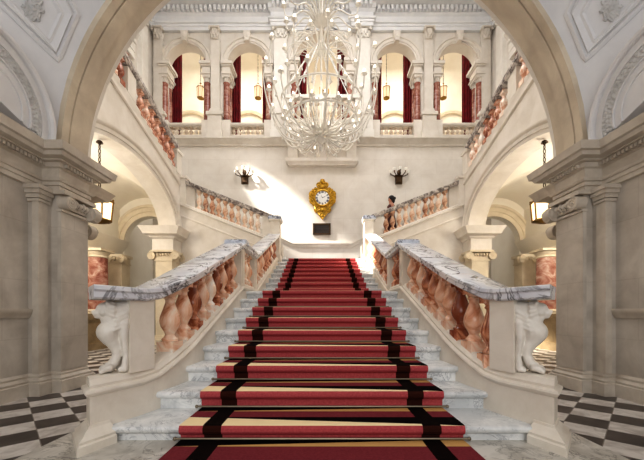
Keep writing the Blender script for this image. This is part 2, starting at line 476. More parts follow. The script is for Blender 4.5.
# front bay: side walls with breaks, entablature, base, chair rail (left given, right mirrored)
WP = [(-3.58, -3.0), (-3.58, 3.90), (-3.45, 3.90), (-3.45, 4.08), (-3.33, 4.08), (-3.33, 4.52), (-5.6, 4.52)]
def z3(path, z): return [(a, b, z) for a, b in path]
ENT = [(-.25, 0), (.02, 0), (.02, .05), (.04, .055), (.04, .10), (.06, .105), (.075, .135), (.035, .14), (.02, .15), (.02, .27), (.05, .285), (.06, .33),
       (.12, .335), (.12, .35), (.20, .36), (.22, .40), (.25, .41), (.26, .46), (.27, .50), (-.25, .52)]
BASE = [(-.2, 0), (.06, 0), (.06, .15), (.045, .16), (.05, .185), (.03, .20), (.015, .215), (.02, .24), (0, .27), (-.2, .27)]
for s, side in SIDES:
    def body(m):
        m.loft(z3(WP, FL), [(-.3, 0), (0, 0), (0, 1.56+E), (-.3, 1.56+E)])
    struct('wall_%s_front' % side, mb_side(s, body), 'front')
    def ent(m):
        EPF = [(-3.55, -3.0), (-3.55, 4.05), (-3.33, 4.05), (-3.33, 4.52), (-5.6, 4.52)]
        m.loft(z3(EPF, 1.55), ENT)
        # dentils under the cornice
        for a, b in zip(EPF[:-1], EPF[1:]):
            L = math.hypot(b[0]-a[0], b[1]-a[1])
            if a[0] != b[0] or L < .1 : continue
            k = int(L/.05)
            for i in range(k):
                y = a[1]+L*(i+.5)/k
                m.box(a[0]+.06, a[0]+.10, y-.015, y+.015, 1.55+.29, 1.55+.33)
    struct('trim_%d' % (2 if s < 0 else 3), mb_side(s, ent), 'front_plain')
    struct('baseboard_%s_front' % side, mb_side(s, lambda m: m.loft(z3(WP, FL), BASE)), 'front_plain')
    struct('trim_%d' % (4 if s < 0 else 5), mb_side(s, lambda m: m.loft(z3(WP[:2], 0), [(-.05, -.06), (.02, -.06), (.03, -.03), (.05, -.01), (.07, .02), (.07, .05), (-.05, .05)])), 'front_plain')

    # pilasters on the pier: slim plain one and the scroll-headed one
    t = thing('pilaster', 'narrow grey %s pilaster with a plain flared cap, beside the front pier' % ('left-hand' if s < 0 else 'right-hand'), 'pilaster', (s*3.45, 3.99, FL), 'plain front pilasters')
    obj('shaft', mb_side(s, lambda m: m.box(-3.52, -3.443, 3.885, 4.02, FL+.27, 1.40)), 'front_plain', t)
    def cap(m):
        for i, (g, a, b) in enumerate(((.012, 1.36, 1.39), (.02, 1.40, 1.45), (.04, 1.45, 1.50), (.06, 1.50, 1.55))):
            m.box(-3.56-g, -3.44+g, 3.885-g, 4.04+g*.5, a, b)
    obj('capital', mb_side(s, cap), 'front_plain', t)
    t = thing('pilaster', 'wide scroll-capped pilaster on the %s pier carrying the front arch' % ('left' if s < 0 else 'right'), 'pilaster', (s*3.33, 4.3, FL), 'scroll-capped front pilasters')
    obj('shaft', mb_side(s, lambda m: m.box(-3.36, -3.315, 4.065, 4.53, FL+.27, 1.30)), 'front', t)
    def cap2(m):
        m.box(-3.36, -3.29, 4.05, 4.55, 1.29, 1.32)
        m.box(-3.36, -3.285, 4.06, 4.54, 1.34, 1.47)
        m.box(-3.38, -3.23, 4.02, 4.58, 1.50, 1.55)
        volute(m, (-3.27, 4.10, 1.405), 'x', .085, .13)
        volute(m, (-3.27, 4.55, 1.385), 'y', .10, .13)
        volute(m, (-3.27, 4.55, 1.385), 'x', .095, .12)
        for i in range(5):
            y = 4.2+.06*i
            m.ball((-3.27, y, 1.43+.015*(i % 2)), (.03, .032, .045), 8, 6)
            m.tube([(-3.28, y-.03, 1.37), (-3.25, y, 1.41), (-3.26, y+.03, 1.45)], .013, 6)
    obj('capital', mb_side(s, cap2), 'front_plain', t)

# front arch: barrel with two fasciae
def farch(m):
    m.arch((0, 4.08, 2.0), 3.33, [(0, .0), (.10, 0), (.10, -.50), (.03, -.50), (.03, -.31), (0, -.31), (0, -.135), (.02, -.13), (.02, -.115), (0, -.11)], seg=72)
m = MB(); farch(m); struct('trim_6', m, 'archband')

# vault over the front bay: a sail vault (sphere through the four piers)
SC = Vector((0, .68, 2.0)); SR = math.hypot(3.40, 3.40)
def sail(m):
    n = 90
    def pt(i, j):
        x = -3.95+7.9*i/n; y = -3.6+(4.08+3.6)*j/n
        r2 = SR*SR-x*x-(y-SC.y)**2
        return (x, y, SC.z+math.sqrt(r2)) if r2 > 0 else None
    vs = {}; V = []; Fc = []
    for i in range(n+1):
        for j in range(n+1):
            p = pt(i, j)
            if p is None:
                x = -3.95+7.9*i/n; y = -3.6+(4.08+3.6)*j/n
                k = SR/math.hypot(x, y-SC.y); p = (x*k, SC.y+(y-SC.y)*k, SC.z)
                if p[1] > 4.08: p = (p[0], 4.08, SC.z)
            vs[i, j] = len(V); V.append(p)
    for i in range(n):
        for j in range(n): Fc.append((vs[i, j], vs[i+1, j], vs[i+1, j+1], vs[i, j+1]))
    m.add(V, Fc)
m = MB(); sail(m); struct('ceiling', m, 'plaster', smooth=60)
def onsphere(px, py, lift=0):
    d = Vector(((px-322)/F, 1, (313-py)/F)); b = d.dot(SC); a = d.dot(d); c = SC.dot(SC)-(SR-lift)**2
    t = (b+math.sqrt(b*b-a*c))/a
    return d*t
for s, side in SIDES:
    def coffer(m):
        def edge(corners, r, lift, n=14):
            pts = []
            k = len(corners)
            for i in range(k):
                a, b = corners[i], corners[(i+1) % k]
                for j in range(n): pts.append(onsphere(a[0]+(b[0]-a[0])*j/n, a[1]+(b[1]-a[1])*j/n, lift))
            m.tube(pts, r, 6, closed=True)
        out = [(58, 60), (77, 14), (48, -46), (-46, -60), (-22, -18)]
        mid = [(56, 52), (72, 14), (46, -38), (-38, -52), (-16, -18)]
        inn = [(49, 42), (62, 14), (42, -24), (-26, -38), (-6, -14)]
        edge(out, .035, 0.0); edge(mid, .022, .0); edge(inn, .03, .0)
        # flat strip between them, raised
        k = len(out); n = 10; ring = []
        for cs, lf in ((mid, .04), (inn, .01)):
            r_ = []
            for i in range(k):
                a, b = cs[i], cs[(i+1) % k]
                for j in range(n): r_.append(onsphere(a[0]+(b[0]-a[0])*j/n, a[1]+(b[1]-a[1])*j/n, lf))
            ring.append(r_)
        q = len(ring[0])
        m.add(ring[0]+ring[1], [(i, (i+1) % q, q+(i+1) % q, q+i) for i in range(q)])
    struct('trim_%d' % (7 if s < 0 else 8), mb_side(s, coffer), 'plaster')
    def rosette(m):
        c = Vector((33, 9))
        for i in range(8):
            a = 2*PI*i/8; pts = []; q = []
            for j in range(13):
                th = a+j*.16; rr = 2.5+j*.75
                pts.append(onsphere(c.x+math.cos(th)*rr*.9, c.y+math.sin(th)*rr*1.15, .012))
                cr = 2.6*(1-.055*j); w = a+1.9+j*.42
                q.append(onsphere(c.x+math.cos(a+1.6)*9*.9+cr*math.cos(w), c.y+math.sin(a+1.6)*9*1.15+cr*math.sin(w), .012))
            m.tube(pts, [.022-.001*j for j in range(13)], 6); m.tube(q, [.018-.0008*j for j in range(13)], 6)
            m.ball(onsphere(c.x+math.cos(a+.5)*6, c.y+math.sin(a+.5)*7, .01), .022, 6, 5)
        m.ball(onsphere(c.x, c.y, .012), .035, 10, 8)
    o = obj('rosette', mb_side(s, rosette), 'relief')
    tag(o, 'swirling leaf relief inside the %s vault coffer' % side, 'ornament', 'vault coffer reliefs')
    # lunette over the side wall
    def lun(m):
        k = .951; c = (-3.33, 3.235, 2.217)
        m.arch(c, 0, [(0.001, .0), (.74*k, .0), (.74*k, -.5), (.001, -.5)], 'x', -.3, PI+.3, 40, out=1)
        m.arch(c, .70*k, [(0, 0), (0, .03), (.02, .05), (.05, .05), (.07, .03), (.09, 0), (.09, -.5), (.0, -.5)], 'x', -.3, PI+.3, 48, out=1)
        m.arch(c, .585*k, [(0, 0), (.0, .02), (.03, .02), (.03, 0)], 'x', -.3, PI+.3, 48, out=1)
        m.arch(c, .33*k, [(0, 0), (.0, .015), (.02, .015), (.02, 0)], 'x', -.3, PI+.3, 40, out=1)
        m.arch(c, .43*k, [(0, 0), (.0, .02), (.015, .02), (.015, 0)], 'x', -.3, PI+.3, 48, out=1)
    struct('trim_%d' % (9 if s < 0 else 10), mb_side(s, lun), 'plaster')
    def band(m):
        k = .951; c = (-3.32, 3.235, 2.217)
        for i in range(34):
            a = -.25+(PI+.5)*i/33
            for rr, sz in ((.475, .022), (.515, .027), (.555, .022)):
                a2 = a+(.045 if rr == .515 else 0)
                m.ball((c[0], c[1]+k*rr*math.cos(a2), c[2]+k*rr*math.sin(a2)), (.018, sz*.95, sz*.95), 6, 4)
        m.arch(c, .445*k, [(0, -.01), (.0, .004), (.13, .004), (.13, -.01)], 'x', -.25, PI+.25, 40, out=1)
    o = obj('ornament_band', mb_side(s, band), 'relief')
    tag(o, 'curved carved leaf band on the lunette above the %s wall' % side, 'ornament', 'lunette leaf bands')

# ------------------------------------------------------------------ stair hall shell
BW = 13.4
OPS = [(-5.69, .84, 10.43, 7.37), (-3.10, .84, 10.43, 7.37), (0, 1.13, 10.55, 7.37), (3.10, .84, 10.43, 7.37), (5.69, .84, 10.43, 7.37)]
m = MB(); arched_wall(m, 'y', -7.1, 7.1, FL, 13.6, OPS, BW, BW+.45)
struct('wall_back', m, 'hall')
m = MB()
for c, r, zs, sill in OPS:
    m.arch((c, BW, zs), r, [(0, -.02), (0, .05), (.05, .05), (.06, .08), (.17, .08), (.19, .12), (.25, .12), (.27, -.02)], seg=36)
    m.prism([(c-.09, zs+r-.03), (c+.09, zs+r-.03), (c+.15, zs+r+.36), (c-.15, zs+r+.36)], 'y', BW-.24, BW)
    m.ball((c, BW-.22, zs+r+.2), (.1, .06, .14), 8, 6)
struct('trim_11', m, 'hall_plain')
# moulding at gallery floor level and dado moulding that climbs with the side flights
m = MB()
m.loft([(-7.1, BW, 6.96), (7.1, BW, 6.96)], [(-.05, 0), (.05, 0), (.07, .08), (.10, .10), (.22, .2), (.3, .22), (.3, .27), (-.05, .27)])
struct('trim_12', m, 'hall_plain')
m = MB()
m.loft([(-4.6, BW, 4.45), (-1.22, BW, 2.85), (1.22, BW, 2.85), (4.6, BW, 4.45)], [(-.05, -.1), (.04, -.1), (.06, 0), (.1, .03), (.1, .08), (-.05, .08)])
struct('trim_13', m, 'hall_plain')
# side walls of the upper hall, with an arch each
for s, side in SIDES:
    def sw(m): arched_wall(m, 'x', 4.6, BW, FL, 13.6, [(10.2, 1.15, 10.43, 7.37)], -7.1, -8.0)
    struct('wall_%s_upper' % side, mb_side(s, sw), 'hall')
    def sr(m): m.arch((-7.1, 10.2, 10.43), 1.15, [(0, -.02), (0, .05), (.05, .05), (.06, .08), (.17, .08), (.19, .12), (.25, .12), (.27, -.02)], 'x', seg=36, out=1)
    struct('trim_%d' % (14 if s < 0 else 15), mb_side(s, sr), 'hall_plain')
    struct('wall_%s_outer' % side, mb_side(s, lambda m: m.box(-11.2, -11.0, 4, 18, FL, 13.6)), 'aisle')
# great entablature round the hall
EP = [(-7.1, 4.7), (-7.1, BW), (-1.98, BW), (-1.98, BW-.22), (-1.32, BW-.22), (-1.32, BW), (1.32, BW), (1.32, BW-.22), (1.98, BW-.22), (1.98, BW), (7.1, BW), (7.1, 4.7)]
GE = [(-.1, 0), (.12, 0), (.12, .14), (.15, .15), (.15, .24), (.2, .25), (.22, .31), (.12, .33), (.12, .56), (.18, .60), (.2, .64), (.22, .64), (.22, .84), (.34, .86),
      (.40, .88), (.62, .90), (.64, 1.0), (.68, 1.02), (.76, 1.14), (-.1, 1.16)]
m = MB(); m.loft(z3(EP, 11.74), GE)
for i in range(74):
    x = -6.8+13.6*i/73
    m.box(x-.055, x+.055, BW-.36-(.22 if 1.3 < abs(x) < 2 else 0), BW-.18, 11.74+.66, 11.74+.84)
for s in (-1, 1):
    for i in range(36):
        y = 5.0+7.9*i/35
        m.box(*sorted((s*6.90, s*6.74)), y-.055, y+.055, 11.74+.66, 11.74+.84)
struct('trim_16', m, 'cornice')
m = MB(); m.box(-8, 8, 4.6, BW+1.2, 13.6, 13.8); struct('ceiling_hall', m, 'cornice')
# wall over the front arch on the hall side
m = MB(); arched_wall(m, 'y', -7.1, 7.1, 1.9, 13.6, [(0, 3.40, 2.0, 1.9)], 4.56, 4.68)
struct('wall_front', m, 'hall')

# gallery hall behind the arcade
m = MB()
m.box(-11, 11, BW+.46, 19.2, 7.1, 7.3)
struct('floor_gallery', m, 'hall_plain')
m = MB(); m.box(-11, 11, 19.0, 19.2, 7.1, 17.0); struct('wall_rear', m, 'aisle')
m = MB()
k = 24; pr = []
for i in range(k+1):
    a = PI*i/k; pr.append((BW+.5+5.1*(.5-.5*math.cos(a)), 12.8+2.6*math.sin(a)))
pr2 = [(y, z+.1) for y, z in pr][::-1]
m.prism(pr+pr2, 'x', -11, 11); struct('ceiling_gallery', m, 'aisle')
m = MB()
for c in (-5.69*1.36, -3.18*1.36, 0, 3.18*1.36, 5.69*1.36):
    m.arch((c, 19.0, 10.6), 1.2, [(0, 0), (0, .12), (.14, .15), (.2, .1), (.25, 0)], seg=30)
    m.box(c-1.75, c+1.75, 18.75, 19.0, 10.3, 10.6); m.box(c-1.9, c-1.3, 18.5, 19.0, 7.3, 10.3); m.box(c+1.3, c+1.9, 18.5, 19.0, 7.3, 10.3)
struct('trim_17', m, 'aisle_stone')

# ------------------------------------------------------------------ aisle behind the side arches
AC, AZ, AA, AB = 7.94, 2.68, 2.33, 1.28             # side arch: centre depth, spring, half-widths
def t3(d): return 4.70+.27*(10.06-d)              # shelf of the third flight
for s, side in SIDES:
    def aw(m):
        c, zs, A, B = AC, AZ, AA, AB
        seg = 40; xi = -5.25
        us = [4.7, c-A]+[c-A*math.cos(PI*i/seg) for i in range(1, seg+1)]+[10.62]
        for i in range(len(us)-1):
            a, b = us[i], us[i+1]
            zl = lambda u: zs+B*math.sqrt(max(0, 1-((u-c)/A)**2))
            za, zb = (zs, zs) if i in (0, len(us)-2) else (zl(a), zl(b))
            for x in (-4.70, xi): m.add([(x, a, za), (x, b, zb), (x, b, t3(b)), (x, a, t3(a))], [(0, 1, 2, 3)])
            m.add([(-4.7, a, za), (-4.7, b, zb), (xi, b, zb), (xi, a, za)], [(0, 1, 2, 3)])
            m.add([(-4.7, a, t3(a)), (-4.7, b, t3(b)), (xi, b, t3(b)), (xi, a, t3(a))], [(0, 1, 2, 3)])
        m.add([(-4.7, 10.62, zs), (-4.7, 10.62, t3(10.62)), (xi, 10.62, t3(10.62)), (xi, 10.62, zs)], [(0, 1, 2, 3)])
    struct('wall_%s_arcade' % side, mb_side(s, aw), 'hall_plain')
    def ar(m):
        m.arch((-4.7, AC, AZ), AA, [(0, -.05), (0, .02), (.09, .02), (.10, .045), (.19, .045), (.21, .07), (.24, .09), (.28, .09), (.30, -.05)], 'x', seg=64, out=1, R2=AB)
    struct('trim_%d' % (18 if s < 0 else 19), mb_side(s, ar), 'hall_plain')
    # near pier under the arch, with its cornice
    def npier(m):
        m.box(-5.3, -4.36, 4.9, 5.9, FL, 1.75)
        pth = [(-4.36, 4.9), (-4.36, 5.9), (-5.3, 5.9)]
        m.loft(z3(pth, 1.62), [(-.3, 0), (.03, 0), (.03, .18), (.08, .22), (.08, .42), (.14, .46), (.26, .50), (.28, .56), (.34, .66), (-.3, .66)])
        volute(m, (-4.28, 5.85, 1.48), 'y', .13, .16)
    struct('trim_%d' % (20 if s < 0 else 21), mb_side(s, npier), 'front_plain')
    # vault, outer wall, arched cross wall, beige end wall
    def groin(m):
        nx, ny = 44, 110; x0, x1, y0, y1 = -7.15, -5.2, 5.3, 11.05
        V = []
        for i in range(nx+1):
            for j in range(ny+1):
                x = x0+(x1-x0)*i/nx; y = y0+(y1-y0)*j/ny; z = 2.72
                r2 = 1-((y-AC)/(AA+.02))**2
                if r2 > 0: z = max(z, AZ+(AB+.02)*math.sqrt(r2))
                r2 = 1-((x+6.05)/1.25)**2
                if r2 > 0: z = max(z, 2.6+1.36*math.sqrt(r2))
                V.append((x, y, z))
        Fc = [(i*(ny+1)+j, (i+1)*(ny+1)+j, (i+1)*(ny+1)+j+1, i*(ny+1)+j+1) for i in range(nx) for j in range(ny)]
        m.add(V, Fc)
    struct('ceiling_%s_aisle' % side, mb_side(s, groin), 'aisle', smooth=60)
    def ow(m):
        m.box(-7.3, -6.95, 4.6, 13.14, FL, 4.5)
        m.loft([(-6.95, 5.0, 2.0), (-6.95, 11.0, 2.0)], [(-.05, -.14), (.05, -.14), (.06, 0), (.1, .04), (.14, .12), (.28, .28), (.34, .42), (-.05, .42)])
    struct('wall_%s_aisle' % side, mb_side(s, ow), 'aisle')
    def cw(m):
        arched_wall(m, 'y', -7.15, -4.72, FL, 4.2, [(-5.9, .9, 2.42, FL)], 11.0, 11.25)
    struct('wall_%s_cross' % side, mb_side(s, cw), 'aisle')
    def cr(m): m.arch((-5.9, 11.0, 2.42), .9, [(0, -.05), (0, .03), (.14, .03), (.15, .06), (.28, .06), (.31, .1), (.38, .1), (.40, -.05)], seg=44)
    struct('trim_%d' % (22 if s < 0 else 23), mb_side(s, cr), 'aisle_stone')
    struct('wall_%s_end' % side, mb_side(s, lambda m: m.box(-7.2, -4.4, 13.15, 13.35, FL, 4.5)), 'beige')
    def dd(m):
        m.box(-7.0, -6.22, 7.6, 10.85, FL, -.12); m.box(-7.0, -6.15, 7.55, 10.88, FL, FL+.2)
        m.box(-7.0, -6.15, 7.55, 10.88, -.14, -.02)
        m.box(-7.0, -6.19, 7.58, 10.87, -.22, -.14)
    struct('trim_%d' % (24 if s < 0 else 25), mb_side(s, dd), 'dado')

    # column under the side arch
    cx, cy = -4.99, 10.35
    w = 'below the bright %s flight' % side
    t = thing('column', 'square stone column with scroll capital under the %s side arch' % side, 'column', (s*4.99, cy, FL), 'scroll-capped columns of the side arches')
    def shaft(m):
        m.box(cx-.26, cx+.26, cy-.26, cy+.26, FL+.3, 1.66)
        for a, b, g in ((FL, FL+.18, .36), (FL+.18, FL+.24, .33), (FL+.24, FL+.3, .29)): m.box(cx-g, cx+g, cy-g, cy+g, a, b)
    obj('shaft', mb_side(s, shaft), 'aisle_stone', t)
    def capi(m):
        m.box(cx-.29, cx+.29, cy-.29, cy+.29, 1.64, 1.68)
        m.box(cx-.27, cx+.27, cy-.27, cy+.27, 1.68, 1.88)
        m.box(cx-.38, cx+.38, cy-.38, cy+.38, 1.91, 1.97)
        for sx in (-1, 1):
            volute(m, (cx+sx*.36, cy-.27, 1.80), 'y', .12, .16)
            volute(m, (cx+sx*.34, cy+.3, 1.80), 'y', .12, .16)
        for i in range(5): m.ball((cx-.18+.09*i, cy-.30, 1.84), (.04, .05, .06), 8, 6)
        for i in range(5): m.ball((cx+.29, cy-.18+.09*i, 1.84), (.05, .04, .06), 8, 6)
    obj('capital', mb_side(s, capi), 'aisle_stone', t)
    def entb(m):
        p = [(cx-.33, cy+.26), (cx-.33, cy-.33), (cx+.33, cy-.33), (cx+.33, cy+.26)]
        m.loft(z3(p, 1.97), [(-.3, 0), (0, 0), (0, .36), (.05, .38), (.08, .43), (.2, .48), (.22, .55), (.25, .60), (.30, .70), (-.3, .70)], side=1)
        m.box(cx-.3, cx+.3, cy-.3, cy+.26, 1.97, 2.675)
    obj('entablature_block', mb_side(s, entb), 'hall_plain', t)
    # red column and pilaster against the outer wall
    t = thing('column', 'red marble column against the outer wall of the %s aisle' % side, 'column', (s*6.55, 9.35, -.02), 'red aisle columns')
    obj('shaft', mb_side(s, lambda m: m.lathe([(.27, .12), (.275, .5), (.245, 1.62)], (-6.55, 9.35, -.02), 24)), 'redmarble', t)
    obj('base', mb_side(s, lambda m: (m.box(-6.86, -6.24, 9.04, 9.66, -.02, .05), m.lathe([(.31, .05), (.33, .08), (.31, .11), (.28, .13)], (-6.55, 9.35, -.02), 24))), 'aisle_stone', t)
    def ccap(m):
        m.lathe([(.25, 1.62), (.27, 1.64), (.25, 1.68), (.31, 1.78)], (-6.55, 9.35, -.02), 20)
        m.box(-6.94, -6.25, 9.05, 9.65, 1.78, 1.85)
    obj('capital', mb_side(s, ccap), 'aisle_stone', t)
    t = thing('pilaster', 'cream pilaster with scroll capital beside the red %s aisle column' % side, 'pilaster', (s*6.7, 10.35, -.02), 'cream aisle pilasters')
    obj('shaft', mb_side(s, lambda m: m.box(-6.95, -6.36, 10.15, 10.6, -.02, 1.58)), 'aisle_stone', t)
    def pc(m):
        m.box(-6.95, -6.33, 10.12, 10.62, 1.56, 1.60); m.box(-6.95, -6.35, 10.14, 10.6, 1.60, 1.78); m.box(-6.95, -6.30, 10.08, 10.66, 1.78, 1.86)
        for sx in (-6.78, -6.34): volute(m, (sx, 10.12, 1.70), 'y', .12, .14)
        for i in range(3): m.ball((-6.66+.1*i, 10.10, 1.72), (.04, .04, .06), 8, 6)
    obj('capital', mb_side(s, pc), 'aisle_stone', t)

# ================================================================== MAIN STAIR
LOW = [(2.467+.4315*i, -.876+.16*i) for i in range(9)]
UP = [(7.55+.4215*i, .575+.173*i) for i in range(8)]
NOSES = LOW+UP
LAND_END = BW
stair = thing('staircase', 'wide white marble main staircase with a midway landing under the red runner', 'staircase', (0, 2.45, FL))
def step_mb(x, d, z, zlow, back):
    m = MB()
    prof = [(d+.05, zlow), (d+.05, z-.075), (d+.035, z-.062), (d+.012, z-.055), (d+.0, z-.04), (d-.002, z-.022), (d+.008, z-.006), (d+.025, z), (back, z), (back, zlow)]
    m.prism(prof, 'x', -x, x); return m
zlow = FL
for i, (d, z) in enumerate(NOSES):
    x = 1.70 if i == 0 else (1.56 if i == 1 else 1.50)
    back = (NOSES[i+1][0]+.06) if i+1 < len(NOSES) else 11.05
    obj('step', step_mb(x, d, z, zlow, back), 'step', stair)
    zlow = z
m = MB(); m.box(-1.28, 1.28, 11.04, BW, UP[-1][1]-.17, UP[-1][1]); obj('landing', m, 'step', stair)

# stringers with moulded top; path is the inner face
LP = [(-1.735, 2.25), (-1.695, 2.34), (-1.645, 2.455), (-1.585, 2.60), (-1.52, 2.75), (-1.465, 2.91), (-1.415, 3.12), (-1.38, 3.38), (-1.37, 3.6), (-1.37, 5.66), (-1.37, 6.79), (-1.37, 8.6), (-1.37, 10.35)]
def ztop(d):
    if d < 2.85: return -.49
    if d < 5.66: return -.49+.371*(d-2.85)
    if d < 6.79: return .553
    return .553+.375*(d-6.79)
def dense(path, step=.25, d0=None, d1=None):
    out = []
    for a, b in zip(path[:-1], path[1:]):
        k = max(1, int(math.hypot(b[0]-a[0], b[1]-a[1])/step))
        for i in range(k): out.append((a[0]+(b[0]-a[0])*i/k, a[1]+(b[1]-a[1])*i/k))
    out.append(path[-1])
    return out
DP = dense(LP[1:], .12)
def inner(d):                                     # inner face x at depth d
    for a, b in zip(LP[:-1], LP[1:]):
        if a[1] <= d <= b[1]: return a[0]+(b[0]-a[0])*(d-a[1])/(b[1]-a[1])
    return -1.37
def centre(d, off):                               # a point off the inner face, square to the path, and the heading
    x0, x1 = inner(d-.03), inner(d+.03)
    if d <= LP[0][1]+.03: x0, x1 = inner(LP[0][1]+.001), inner(LP[0][1]+.061)
    t = Vector((x1-x0, .06)).normalized(); n = Vector((-t.y, t.x))
    f = min(1, max(0, (2.80-d)/.42)); n = (n*(1-f)+Vector((-.66, .75))*f).normalized()   # the free end is cut askew
    return (inner(d)+n.x*off, d+n.y*off), t
def sweep(m, ds, prof, fz):                       # profile carried along the stringer line
    vs = []; k = len(prof)
    for d in ds:
        for o, dz in prof:
            (p, t) = centre(d, o); vs.append((p[0], p[1], FL if dz is None else fz(d)+dz))
    fs = [(i*k+q, i*k+(q+1) % k, (i+1)*k+(q+1) % k, (i+1)*k+q) for i in range(len(ds)-1) for q in range(k)]
    fs += [tuple(range(k)), tuple(range((len(ds)-1)*k, len(ds)*k))[::-1]]
    m.add(vs, fs)
def pathz(dp, fz): return [(x, y, fz(y)) for x, y in dp]
W = .29
for s, side in SIDES:
    def strg(m):
        # body: bottom on the floor
        half = [(.03, None), (.03, -.135), (.005, -.118), (-.005, -.10), (.0, -.085), (.03, -.072), (.028, -.05), (.05, -.032), (.06, -.01), (.08, 0)]
        prof_t = half+[(W-o, z) for o, z in half[::-1]]
        sweep(m, [y for x, y in DP], prof_t, ztop)
        # front end of the moulding and the plinth round the foot
        g0 = 2.34; f = 2.48
        pa, pb, pc_, pd = centre(f, .03)[0], centre(g0, .03)[0], centre(g0, W-.03)[0], centre(f, W-.03)[0]
        pth = [(pd[0], pd[1], FL), (pc_[0], pc_[1], FL), (pb[0], pb[1], FL), (pa[0], pa[1], FL)]
        m.loft(pth, [(-.02, 0), (.085, 0), (.085, .065), (.07, .075), (.074, .095), (.045, .115), (.03, .14), (.012, .155), (.008, .175), (-.02, .175)], side=1)
        pth2 = [(a, b, -.49) for a, b, _ in pth]
        m.loft(pth2, [(-.02, -.135), (0, -.135), (.025, -.118), (.035, -.10), (.03, -.085), (0, -.072), (.002, -.05), (-.02, -.032)], side=1)
    obj('stringer', mb_side(s, strg), 'string', stair)

# runner and rods
runner = thing('stair_carpet', 'long red runner with dark side bands and painted sun and shade wedges down the middle of the marble stairs', 'carpet', (0, 2.4, FL))
CWD = 1.10
def carpet():
    pts = []                                      # (y, z, v)
    g = .012
    pts += [(.6, FL+.02, .5), (2.467-.33, FL+.02, .5), (2.467-.20, FL+.02, .6), (2.467-.105, FL+.02, .755)]
    pts.append((2.467+.026, FL+.02, 1.0))
    for i, (d, z) in enumerate(NOSES):
        zl = FL+.006 if i == 0 else NOSES[i-1][1]
        pts += [(d+.026, zl+g, 2.0), (d+.024, z-.075, 2.4), (d+.014, z-.066, 2.5), (d-.006, z-.056, 2.6), (d-.016, z-.035, 2.75), (d-.014, z-.012, 2.9), (d-.003, z+.008, 3.0)]
        pts += [(d-.003, z+.008, 0.0), (d+.02, z+g, .05)]
        if i+1 < len(NOSES):
            nd = NOSES[i+1][0]+.026; pitch = .45
            for v in (.2, .42, .6, .76, 1.0):
                pts.append((d+.02+(nd-d-.02)*(v-.05)/.95, z+g, v))
        else:
            pts += [(d+.05, z+g, .12), (d+.6, z+g, .5), (13.0, z+g, .5)]
    nu = 12
    V = []; UV = []; Fc = []; FU = []
    for y, z, v in pts:
        for k in range(nu+1):
            V.append((-CWD+2*CWD*k/nu, y, z+E)); UV.append((k/nu, v))
    for i in range(len(pts)-1):
        if abs(pts[i][2]-pts[i+1][2]) > .9 and pts[i][:2] == pts[i+1][:2]: continue
        jump = (pts[i][2] <= 1.0) != (pts[i+1][2] <= 1.0)
        for k in range(nu):
            Fc.append((i*(nu+1)+k, i*(nu+1)+k+1, (i+1)*(nu+1)+k+1, (i+1)*(nu+1)+k))
            f = [(i, k), (i, k+1), (i+1, k+1), (i+1, k)]
            FU.append([(kk/nu, 2.05 if jump else pts[ii][2]) for ii, kk in f])
    me = bpy.data.meshes.new('pile')
    L = abs_loc(runner)
    me.from_pydata([(x-L.x, y-L.y, z-L.z) for x, y, z in V], [], Fc)
    uv = me.uv_layers.new(name='UVMap')
    i = 0
    for poly, fu in zip(me.polygons, FU):
        for li, c in zip(poly.loop_indices, fu): uv.data[li].uv = c
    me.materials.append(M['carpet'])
    o = bpy.data.objects.new('pile', me); COL.objects.link(o); o.parent = runner
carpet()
rod0 = None
for i, (d, z) in enumerate(NOSES):
    zl = FL+.006 if i == 0 else NOSES[i-1][1]
    if rod0 is None:
        m = MB(); m.tube([(-1.14, 0, 0), (1.14, 0, 0)], .009, 8)
        for x in (-1.14, 1.14): m.ball((x, 0, 0), .016, 8, 6)
        rod0 = obj('stair_rod', m, 'rod', runner, (0, d+.012, zl+.026), local=True)
    else: part_copy(rod0, runner, (0, d+.012, zl+.026))

